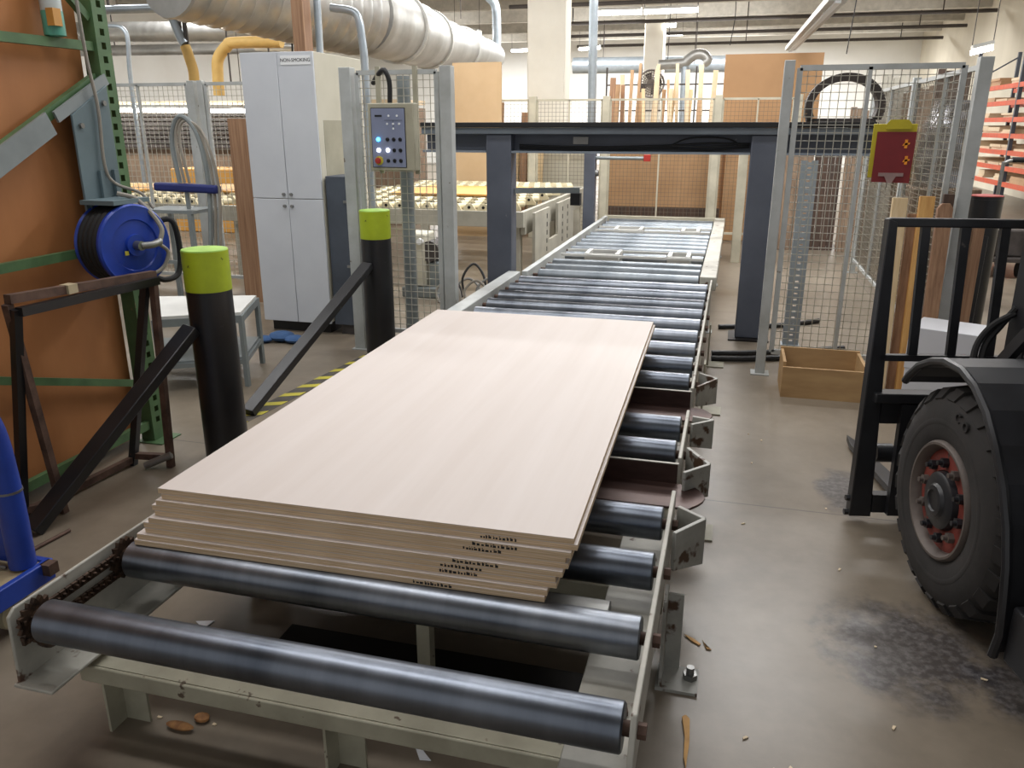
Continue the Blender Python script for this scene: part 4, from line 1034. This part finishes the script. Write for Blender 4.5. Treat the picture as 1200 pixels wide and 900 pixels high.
F().bar((.30, -1.5, .95), (.30, -1.4, 2.1), .045, .045).bar((.80, -1.5, .95), (.80, -1.4, 2.1), .045, .045).build('rear_pillar', 'forklift_black', fk)
F().box(.27, .83, -1.45, -.20, 2.1, 2.14).build('overhead_guard', 'forklift_black', fk)
F().box(.32, .78, -1.15, -.65, .95, 1.07).build('seat', 'black_rubber', fk, bevel=.03)
F().cyl((.15, 0, TR), (.95, 0, TR), .07, 16).build('axle', 'forklift_black', fk)
for v_ in (-1.55,):
    for u_ in (.05, .85): MB(FT).lathe([(.05, 0), (.2, 0), (.23, .02), (.23, .16), (.2, .18), (.05, .18)], (u_, v_, .232), (1, 0, 0), 32).build('rear_wheel', 'tyre_rubber', fk)
# mast
for u in (.435, .67):
    F().bar((u, .42, .10), (u, .42 + .03, 2.0), .07, .12, up=(0, 1, 0)).build('mast_channel', 'forklift_black', fk)
F().box(.40, .71, .36, .39, 1.9, 1.96).box(.40, .71, .36, .39, .6, .68).build('mast_crossbar', 'forklift_black', fk)
F().cyl((.553, .40, .12), (.553, .42, 1.6), .035, 16).build('lift_cylinder', 'bare_steel', fk)
for k in range(2): F().tube(curve([(.26 + .03 * k, .42, .70), (.285 + .03 * k, .47, .82), (.335 + .03 * k, .48, .90), (.40, .46, .955 + .02 * k)], 6), .013, 8).build('hydraulic_hose', 'black_rubber', fk)
# carriage and load backrest, mast tilted a little forward
CT = FT @ Matrix.Translation((0, .60, .03)) @ Matrix.Rotation(radians(-2.0), 4, 'X')
def G(): return MB(CT)
G().prism([(-.045, 0, .0), (.045, 0, -.0), (.03, 0, .45), (-.0, 0, 1.235), (-.035, 0, 1.25)], (0, .05, 0)).build('backrest_post', 'forklift_black', fk, bevel=.004)
G().prism([(1.105, 0, .0), (1.19, 0, .0), (1.175, 0, 1.25), (1.14, 0, 1.235), (1.11, 0, .45)], (0, .05, 0)).build('backrest_post', 'forklift_black', fk, bevel=.004)
G().bar((-.03, .025, 1.235), (1.17, .025, 1.225), .035, .035).build('backrest_rail', 'forklift_black', fk, bevel=.006)
G().box(-.005, 1.12, .0, .03, .685, .71).build('backrest_rail', 'forklift_black', fk)
for u in (.118, .268, .418, .568, .718, .868, 1.018): G().bar((u + .01, .015, .71), (u - .004, .02, 1.22), .034, .02, up=(0, 1, 0)).build('backrest_bar', 'forklift_black', fk)
G().box(-.01, 1.14, -.03, .05, .515, .555).build('carriage_plate', 'forklift_black', fk, bevel=.004)
G().box(.03, 1.12, .0, .05, .42, .514).build('carriage_plate', 'forklift_black', fk)
G().box(.045, 1.12, .0, .05, .02, .10).build('carriage_plate', 'forklift_black', fk)
for u in (.10, 1.02): G().box(u, u + .07, -.03, .0, .02, .51).build('carriage_upright', 'forklift_black', fk)
for z in (.01, .075): G().cyl((-.06, .025, z), (-.035, .025, z), .014, 6).build('bolt', 'forklift_black', fk)
for u in (.21, .86):
    G().box(u, u + .10, .055, .09, .0, .50).build('fork_shank', 'forklift_black', fk)
    G().prism([(u, .09, .0), (u + .09, .09, .0), (u + .07, .80, .014), (u + .045, .92, .020), (u + .02, .80, .014)], (0, 0, .03)).build('fork_tine', 'forklift_black', fk)
G().cyl((.05, .06, .27), (.12, .06, .27), .04, 16).build('side_shift', 'forklift_black', fk)

# ================================================================== DUCTS AND PIPES OVERHEAD
def at(px, py, Y):
    """point of the hall seen at a photo position, at depth Y"""
    p, y = radians(PITCH), radians(YAW)
    f = V((-sin(y) * cos(p), cos(y) * cos(p), -sin(p))); r = V((cos(y), sin(y), 0)); u = r.cross(f)
    d = f + r * ((px - 600) / FPX) + u * ((450 - py) / FPX)
    return V((0, 0, HC)) + d * (Y / d.y)
def rpx(px, Y): return px * Y * 1.06 / FPX
du = thing('spiral_duct', 'huge grey spiral duct tapering across the ceiling at upper left', 'duct', at(400, 40, 12))
P0, P1, P2, P3 = at(195, -34, 8.0), at(420, 16, 11), at(500, 46, 14), at(578, 66, 19)
def ribbed(pa, pb, ra, rb, n):
    m_ = MB(); pts, rs = [], []
    for i in range(n + 1):
        t_ = i / n; c_ = pa.lerp(pb, t_); rr_ = ra + (rb - ra) * t_
        pts.append(c_); rs.append(rr_)
        if i < n: pts.append(pa.lerp(pb, t_ + .15 / n)); rs.append(rr_ * 1.03); pts.append(pa.lerp(pb, t_ + .3 / n)); rs.append(rr_)
    return m_.tube(pts, rs, 28)
ribbed(P0, P1, rpx(50, 8), rpx(43, 11), 16).build('duct_section', 'duct_zinc', du)
ribbed(P1, P2, rpx(41, 11), rpx(29, 14), 4).build('duct_section', 'duct_zinc', du)
ribbed(P2, P3, rpx(27, 14), rpx(13, 19), 5).build('duct_section', 'duct_zinc', du)
for t_, P, Q, r_ in ((.5, P1, P2, 35), (.0, P2, P3, 29), (.45, P2, P3, 21)):
    c_ = P.lerp(Q, t_); d_ = (Q - P).normalized(); MB().cyl(c_ - d_ * .04, c_ + d_ * .04, rpx(r_ * 1.06, c_.y), 28).build('joint_band', 'fixture', du)
for (px_, Y) in ((452, 12), (540, 16)):
    q = at(px_, 22, Y); MB().bar(q, V((q.x, q.y, 5.3)), .012, .012).build('hanger', 'dark_pipe', du)
def duct(name, pts, r, m, label, rib=0, cat='duct', group=None):
    if rib and len(pts) == 2: mb = ribbed(V(pts[0]), V(pts[1]), r, r, rib)
    else: mb = MB().tube(pts, r, 18)
    o = tag(mb.build(name, m), label, cat, group)
    if cat in ('duct', 'hose'):
        for p in (V(pts[0]).lerp(V(pts[-1]), .2), V(pts[0]).lerp(V(pts[-1]), .8)):
            if p.z < 5: MB().bar(p, (p.x, p.y, 5.3), .02, .02).build('hanger', 'dark_pipe', o)
    return o
duct('spiral_duct', [at(60, 38, 15), at(325, 36, 15)], rpx(11, 15), 'duct_zinc', 'horizontal ribbed duct behind the yellow hoses, upper one', 24)
duct('spiral_duct', [at(90, 60, 17), at(330, 56, 17)], rpx(6, 17), 'duct_zinc', 'thinner horizontal duct below the ribbed one', 16)
duct('duct', [at(300, 54, 13), at(430, 57, 13)], rpx(5, 13), 'duct_zinc', 'thin horizontal duct seen above the white cabinet', 14)
duct('duct', [at(110, 12, 9), at(200, 9, 9)], rpx(5, 9), 'pipe_zinc', 'grey branch duct leading to the upper yellow hose')
duct('duct', curve([at(196, 4, 9), at(203, 22, 9), at(212, 44, 9), at(217, 52, 9)], 5), rpx(5.5, 9), 'pipe_zinc', 'slanting grey duct drop feeding the yellow hose')
duct('flexible_hose', curve([at(217, 54, 9), at(222, 68, 9), at(227, 86, 9), at(228, 112, 9)], 5), rpx(6, 9), 'hose_amber', 'amber flexible hose hanging beneath the slanting duct', cat='hose')
duct('flexible_hose', curve([at(330, 49, 12), at(275, 50, 12), at(266, 54, 12), at(256, 68, 12), at(255, 84, 12), at(257, 112, 12)], 6), rpx(6.5, 12), 'hose_amber', 'amber flexible hose bending down left of the cabinet', cat='hose')
duct('pipe', curve([at(108, 31, 12), at(136, 31, 12), at(146, 36, 12), at(150, 50, 12), at(153, 92, 12), V((at(153, 92, 12).x, 12, 1)), V((at(153, 92, 12).x, 12, 0))], 6), rpx(2.6, 12), 'pipe_zinc', 'thin grey conduit bending down beside the green rack post', cat='pipe')
q = at(375, 62, 9); duct('pipe', [at(370, -20, 9), at(375, 62, 9), V((at(375, 62, 9).x, 9, 0))], rpx(4, 9), 'pipe_zinc', 'vertical steel pipe above the cabinet with a collar', cat='pipe')
duct('pipe', curve([at(388, 9, 7.85), at(412, 13, 7.85), at(420, 22, 7.85), at(424, 45, 7.85), at(428, 85, 7.85), V((at(428, 85, 7.85).x, 7.85, 1)), V((at(428, 85, 7.85).x, 7.85, 0))], 6), rpx(4.3, 7.85), 'pipe_zinc', 'bent steel pipe dropping behind the control fence', cat='pipe')
duct('pipe', [at(696, -4, 15), V((at(697, 60, 15).x, 15, 0))], rpx(4.5, 15), 'pipe_zinc', 'pale vertical duct pipe right of the wide column', cat='pipe')
duct('pipe', curve([at(570, -6, 20), at(580, 6, 20), at(582, 30, 20), at(582, 75, 20), V((at(582, 75, 20).x, 20, 1)), V((at(582, 75, 20).x, 20, 0))], 5), rpx(4.6, 20), 'pipe_zinc', 'vertical pipe at the thin end of the huge duct', cat='pipe')
tag(MB().box(at(317, 0, 7).x, at(331, 0, 7).x, 7.35, 7.5, 0, 5.3).build('timber_post', 'lumber_brown'), 'brown timber post rising behind the white cabinet', 'post')
duct('duct', [at(672, 77, 28), at(852, 75, 28)], rpx(8, 28), 'pipe_zinc', 'long horizontal pale duct along the back beyond columns')
duct('duct', curve([at(772, 76, 24), at(800, 74, 24), at(806, 70, 24), at(815, 64, 24), at(824, 64, 24), at(829, 70, 24), at(824, 74, 24)], 6), rpx(5, 24), 'duct_zinc', 'curled elbow duct right of the far white column')
duct('pipe', [at(803, 78, 24), V((at(803, 110, 24).x, 24, 0))], rpx(4, 24), 'pipe_zinc', 'vertical pipe below the curled elbow duct', cat='pipe')
def hung(o, y_, z_):
    for x in (-5, 0, 5): MB().bar((x, y_, z_), (x, y_, 5.3), .03, .03).build('hanger', 'dark_pipe', o)
    return o
for k, (y_, z_) in enumerate(((22, 4.55), (25.5, 4.5), (28.5, 4.45), (31.5, 4.4))):
    tag(hung(MB().cyl((-6, y_, z_), (6.3, y_, z_), .05, 8).build('sprinkler_pipe', 'dark_pipe'), y_, z_), ('nearest', 'second nearest', 'third nearest', 'farthest')[k] + ' dark pipe crossing under the roof', 'pipe', 'dark pipes under the roof')
for k, (px_, Y) in enumerate(((340, 10), (455, 15), (640, 22), (860, 24), (1000, 20))):
    q = at(px_, 10, Y); tag(MB().tube(curve([(q.x, q.y, 5.3), (q.x + .05, q.y, 4.4), (q.x - .03, q.y, q.z - .9)], 6), .012, 6).build('hanging_cable', 'cable_black'), 'thin dark cable hanging under the roof ' + ('over the cabinet', 'beside the huge duct', 'by the wide column', 'above the brown panel', 'above the right fence')[k], 'cable')

# ------------------------------------------------------------------ light fixtures (lamps of the hall)
def fixture(a_, b_, w_, label, Yhang=None):
    c_ = (a_ + b_) / 2
    t = thing('ceiling_light', label, 'light', c_, 'strip lights')
    MB().bar(a_ + V((0, 0, .07)), b_ + V((0, 0, .07)), w_, .05).build('housing', 'fixture', t)
    MB().bar(a_, b_, w_ * .8, .06).build('tube', 'tube_light', t)
    for p in (a_, b_): MB().bar(p + V((0, 0, .09)), V((p.x, p.y, 5.3)), .01, .01).build('hanger', 'dark_pipe', t)
fixture(at(692, 16, 19), at(752, 14.5, 19), .2, 'bright twin strip light before the wide column, left half')
fixture(at(755, 14.5, 19), at(818, 12, 19), .2, 'bright twin strip light before the far column, right half')
fixture(at(458, 3, 17), at(478, 8, 17), .35, 'strip light above the huge duct')
fixture(at(533, 37, 20), at(562, 40, 20), .35, 'strip light right of the huge duct near its thin end')
fixture(at(780, 30, 26), at(792, 30, 26), .3, 'small light just right of the far column')
fixture(at(778, 41, 29), at(800, 40, 29), .3, 'pale strip light below the small light right of far column')
fixture(at(679, 58, 30), at(703, 56, 30), .3, 'far strip light low beside the wide column')
fixture(at(600, 60, 30), at(618, 59, 30), .3, 'far strip light left of the wide column')
fixture(at(1138, 62, 13), at(1163, 56, 13), .12, 'strip light glaring above the right fence corner')
fixture(at(-150, 128, 12.4), at(285, 130, 12.4), .12, 'long low strip light behind the back-left mesh fence')
t = thing('strip_light', 'unlit grey strip light hanging above the right fence', 'light', at(955, 28, 11))
MB().bar(at(983, -4, 8), at(926, 57, 15), .16, .06).build('housing', 'fixture', t); MB().bar(at(983, -4, 8) - V((0, 0, .04)), at(926, 57, 15) - V((0, 0, .04)), .05, .02).build('diffuser', 'sign_white', t)

# ================================================================== BACKGROUND BEHIND THE FENCES
o = MB().box(-.26, 1.06, 12.6, 12.66, .02, 2.58).build('sheet', 'tan_sheet'); tag(o, 'tall tan sheet standing behind the gantry right leg', 'sheet')
o = MB().box(-4.10, -3.36, 11.87, 11.91, .0, 2.49).build('sheet', 'light_tan'); tag(o, 'light tan sheet standing beneath the huge duct end', 'sheet')
for k, x in enumerate((-1.85, -1.30, -.75)):
    o = MB().box(x, x + .548, 12.45, 12.49, .01, 1.55).build('sheet', 'kraft_sheet'); tag(o, ('left', 'middle', 'right')[k] + ' of three brown sheets behind the far conveyor end', 'sheet', 'brown sheets behind the far conveyor')
o = MB().box(-1.88, -.18, 12.36, 12.40, .0, .46).build('board', 'lumber_dark'); tag(o, 'low dark brown board at the foot of the three brown sheets', 'board')
o = MB().box(-.15, .7, 12.32, 12.38, .01, 1.6).build('sheet', 'kraft_sheet'); tag(o, 'brown sheet seen beside the gantry right leg', 'sheet')
o = MB().box(-3.55, -2.2, 12.75, 12.79, .01, 1.6).build('sheet', 'cabinet_cream'); tag(o, 'cream sheet standing beyond the roller table end', 'sheet')
rr = random.Random(5)
k = 0; x = -2.45
while x < -.1 and k < 40:
    z1 = rr.uniform(2.0, 2.75); w_ = rr.uniform(.05, .12); ln = rr.uniform(-.12, .12)
    o = MB(Matrix.Translation((x, 16.0 + .17 * (k % 4), .01)) @ Matrix.Rotation(ln * .6, 4, 'Y')).box(-w_ / 2, w_ / 2, 0, .06, .01, z1).build('timber', rr.choice(['lumber_pale', 'board_tan', 'board_cream', 'board_cream', 'lumber_brown']))
    tag(o, 'upright timber leaning in the far lumber rack', 'timber', 'timbers in the far lumber rack'); x += w_ + rr.uniform(.005, .05); k += 1
for k in range(9):
    x = -4.0 + .13 * k; z1 = 1.5 + .15 * ((k * 5) % 4)
    o = MB(Matrix.Translation((x, 12.5, .01)) @ Matrix.Rotation(.03, 4, 'Y')).box(-.05, .05, 0, .05, .01, z1).build('timber', ('lumber_brown', 'board_tan', 'lumber_pale')[k % 3])
    tag(o, 'upright timber behind the control panel fence', 'timber', 'timbers behind the control fence')
lr = thing('lumber_rack', 'thin dark frame rack holding far upright timbers', 'rack', (-.6, 17.4, 0))
for x in (-2.7, -2.0, -.9, -.2, 1.4): MB().box(x - .015, x + .015, 17.5, 17.56, 0, 2.75).build('upright', 'dark_pipe', lr)
MB().box(-2.7, 1.4, 17.561, 17.59, 1.9, 1.93).build('crossbar', 'dark_pipe', lr); MB().box(-2.7, 1.4, 17.561, 17.59, 2.4, 2.43).build('crossbar', 'dark_pipe', lr)
# fan on the far column
fa = thing('fan', 'round grey wall fan on the far white column', 'fan', at(763, 97, 25.4))
fcn = at(763, 98, 25.2); fax = V((.15, -1, -.1)).normalized()
MB().lathe([(.34, 0), (.38, .04), (.40, .02), (.38, -.05)], fcn, fax, 32, closed=True).build('guard_ring', 'fan_grey', fa)
sa = V((1, .15, 0)).normalized(); sb = fax.cross(sa).normalized()
gm_ = MB()
for k in range(28):
    a_ = pi * k / 14; gm_.tube([fcn + fax * .06, fcn + fax * .03 + (sa * cos(a_) + sb * sin(a_)) * .36], .012, 5)
for r_ in (.06, .12, .18, .24, .30): gm_.tube([fcn + fax * .05 + (sa * cos(t_) + sb * sin(t_)) * r_ for t_ in [2 * pi * j / 24 for j in range(24)]], .012, 5, closed=True)
gm_.build('guard', 'fan_grey', fa)
for k in range(4):
    a_ = pi * k / 2; d1 = sa * cos(a_) + sb * sin(a_); d2 = sa * cos(a_ + .7) + sb * sin(a_ + .7)
    MB().prism([fcn + d1 * .05, fcn + d1 * .32, fcn + d2 * .32, fcn + d2 * .06], fax * .012).build('blade', 'machine_dark', fa)
MB().cyl(fcn - fax * .2, fcn + fax * .04, .08, 14).build('motor', 'machine_dark', fa)
MB().bar(fcn - fax * .1, V((fcn.x + .05, 26.0, fcn.z + .35)), .05, .05).build('bracket', 'fan_grey', fa)
# dark slatted machine behind the back-left fence
dm = thing('machine', 'dark slatted machine behind the back-left mesh fence', 'machine', (-9, 13, 0))
for k in range(9): MB().box(-12.5, -5.2, 12.8, 12.86, 1.25 + .075 * k, 1.30 + .075 * k).build('slat', 'machine_dark', dm)
MB().box(-12.5, -5.2, 12.9, 13.6, .0, 1.9).build('body', 'pallet_brown', dm)
MB().box(-12.5, -5.2, 12.6, 13.6, 1.95, 2.02).build('top', 'board_cream', dm)
o = MB().box(-8.6, -7.2, 11.2, 11.9, .0, .98).build('crate', 'board_orange', bevel=.02); tag(o, 'orange crate behind the back-left mesh fence', 'crate')
o = MB().box(-6.9, -6.0, 11.0, 11.7, .0, 1.05).build('crate', 'board_tan', bevel=.02); tag(o, 'tan crate behind the back-left mesh fence near its posts', 'crate')

# ================================================================== DEBRIS ON THE FLOOR
o = MB().prism([(-.022, 1.955, .003), (-.012, 1.965, .003), (.0, 1.95, .003), (.004, 1.86, .003), (.0, 1.76, .003), (-.008, 1.80, .003), (-.010, 1.88, .003)], (0, 0, .006)).build('wood_splinter', 'splinter_wood'); tag(o, 'long yellow wood splinter on floor right of the conveyor front', 'splinter')
o = MB().ball((-1.385, 1.545, .012), .05, 12, (.9, .3, .2)).ball((-1.345, 1.59, .012), .03, 10, (.8, .6, .4)).build('bark_piece', 'bark'); tag(o, 'brown bark scrap on floor under the front rollers', 'bark')
def scrap(pts, label, m='paper', h=.003):
    o = MB().prism([(x, y, .002) for x, y in pts], (0, 0, h)).build('paper_scrap' if m == 'paper' else 'wood_chip', m); tag(o, label, 'scrap')
scrap([(-.745, 1.685), (-.715, 1.68), (-.69, 1.64), (-.66, 1.615), (-.69, 1.61), (-.715, 1.645)], 'white torn paper scrap under the conveyor front')
scrap([(-1.60, 1.60), (-1.57, 1.61), (-1.575, 1.585)], 'small white paper bit beside the left front leg')
scrap([(-1.66, 2.0), (-1.60, 2.02), (-1.61, 1.97)], 'white paper triangle on the floor behind the front roller')
scrap([(-.04, 2.36), (-.01, 2.345), (.015, 2.32), (.01, 2.312), (-.02, 2.335)], 'pale wood shaving on floor right of the conveyor', 'splinter_wood')
scrap([(.02, 2.345), (.03, 2.31), (.05, 2.30), (.035, 2.30)], 'thin curled shaving right of the pale one', 'splinter_wood')
rr = random.Random(21)
for k in range(20):
    x = rr.uniform(.02, 1.1) if k < 15 else rr.uniform(-1.5, -.4); y = rr.uniform(1.7, 4.9) if k < 15 else rr.uniform(1.55, 1.75)
    if x > .6 and y < 3.0 and k % 2: x -= .5
    s_ = rr.uniform(.004, .010); a_ = rr.uniform(0, pi)
    o = MB(Matrix.Translation((x, y, .0015)) @ Matrix.Rotation(a_, 4, 'Z')).prism([(-s_, -.003, 0), (s_, -.004, 0), (s_ * .8, .004, 0), (-s_ * .7, .003, 0)], (0, 0, .003)).build('wood_chip', 'board_cream')
    tag(o, 'tiny pale wood chip scattered on the concrete floor', 'wood chip', 'wood chips on the floor')

# ================================================================== LIGHTING: rows of ceiling lamps, plus added fill lights
W = bpy.data.worlds.new('hall_air'); S.world = W; W.use_nodes = True
W.node_tree.nodes['Background'].inputs['Color'].default_value = (.98, .99, 1, 1)
W.node_tree.nodes['Background'].inputs['Strength'].default_value = .35
def lamp(x, y, z, sx, sy, e, col=(1, .99, .985)):
    l = bpy.data.lights.new('ceiling_or_fill_lamp', 'AREA'); l.shape = 'RECTANGLE'; l.size = sx; l.size_y = sy; l.energy = e; l.color = col
    o = bpy.data.objects.new('ceiling_or_fill_lamp', l); C.objects.link(o); o.location = (x, y, z)
    return o
for y, e in ((1.5, 14), (5.0, 46), (9.5, 105), (14.5, 130), (20, 160), (26, 185), (32.5, 260)):
    for x in (-10, -4.6, -.6, 3.6):
        ee = e * ((.12 if y < 6 else .35) if x > 3 else 1)
        lamp(x, y, 4.7, 2.4 if y > 12 else 3.0, .35, ee)
        if y > 9:                                           # upward fill lights, added to brighten the roof
            u = lamp(x, y, 4.2, 3.2, 1.6, ee * .13); u.rotation_euler = (pi, 0, 0)

lamp(-2.3, 2.6, 4.7, 3.0, .35, 42); lamp(1.0, 8.4, 4.7, 2.4, .35, 120); lamp(-.6, 33, 4.7, 8, .4, 120)  # added fill lights for the left aisle, right enclosure and far end
vs = S.view_settings
S.display_settings.display_device = 'sRGB'
vs.view_transform = 'Standard'; vs.look = 'None'; vs.gamma = 1; vs.use_curve_mapping = False
vs.exposure = 0.61
S.cycles.use_denoising = True
S.cycles.max_bounces = 6
S.cycles.use_adaptive_sampling = True
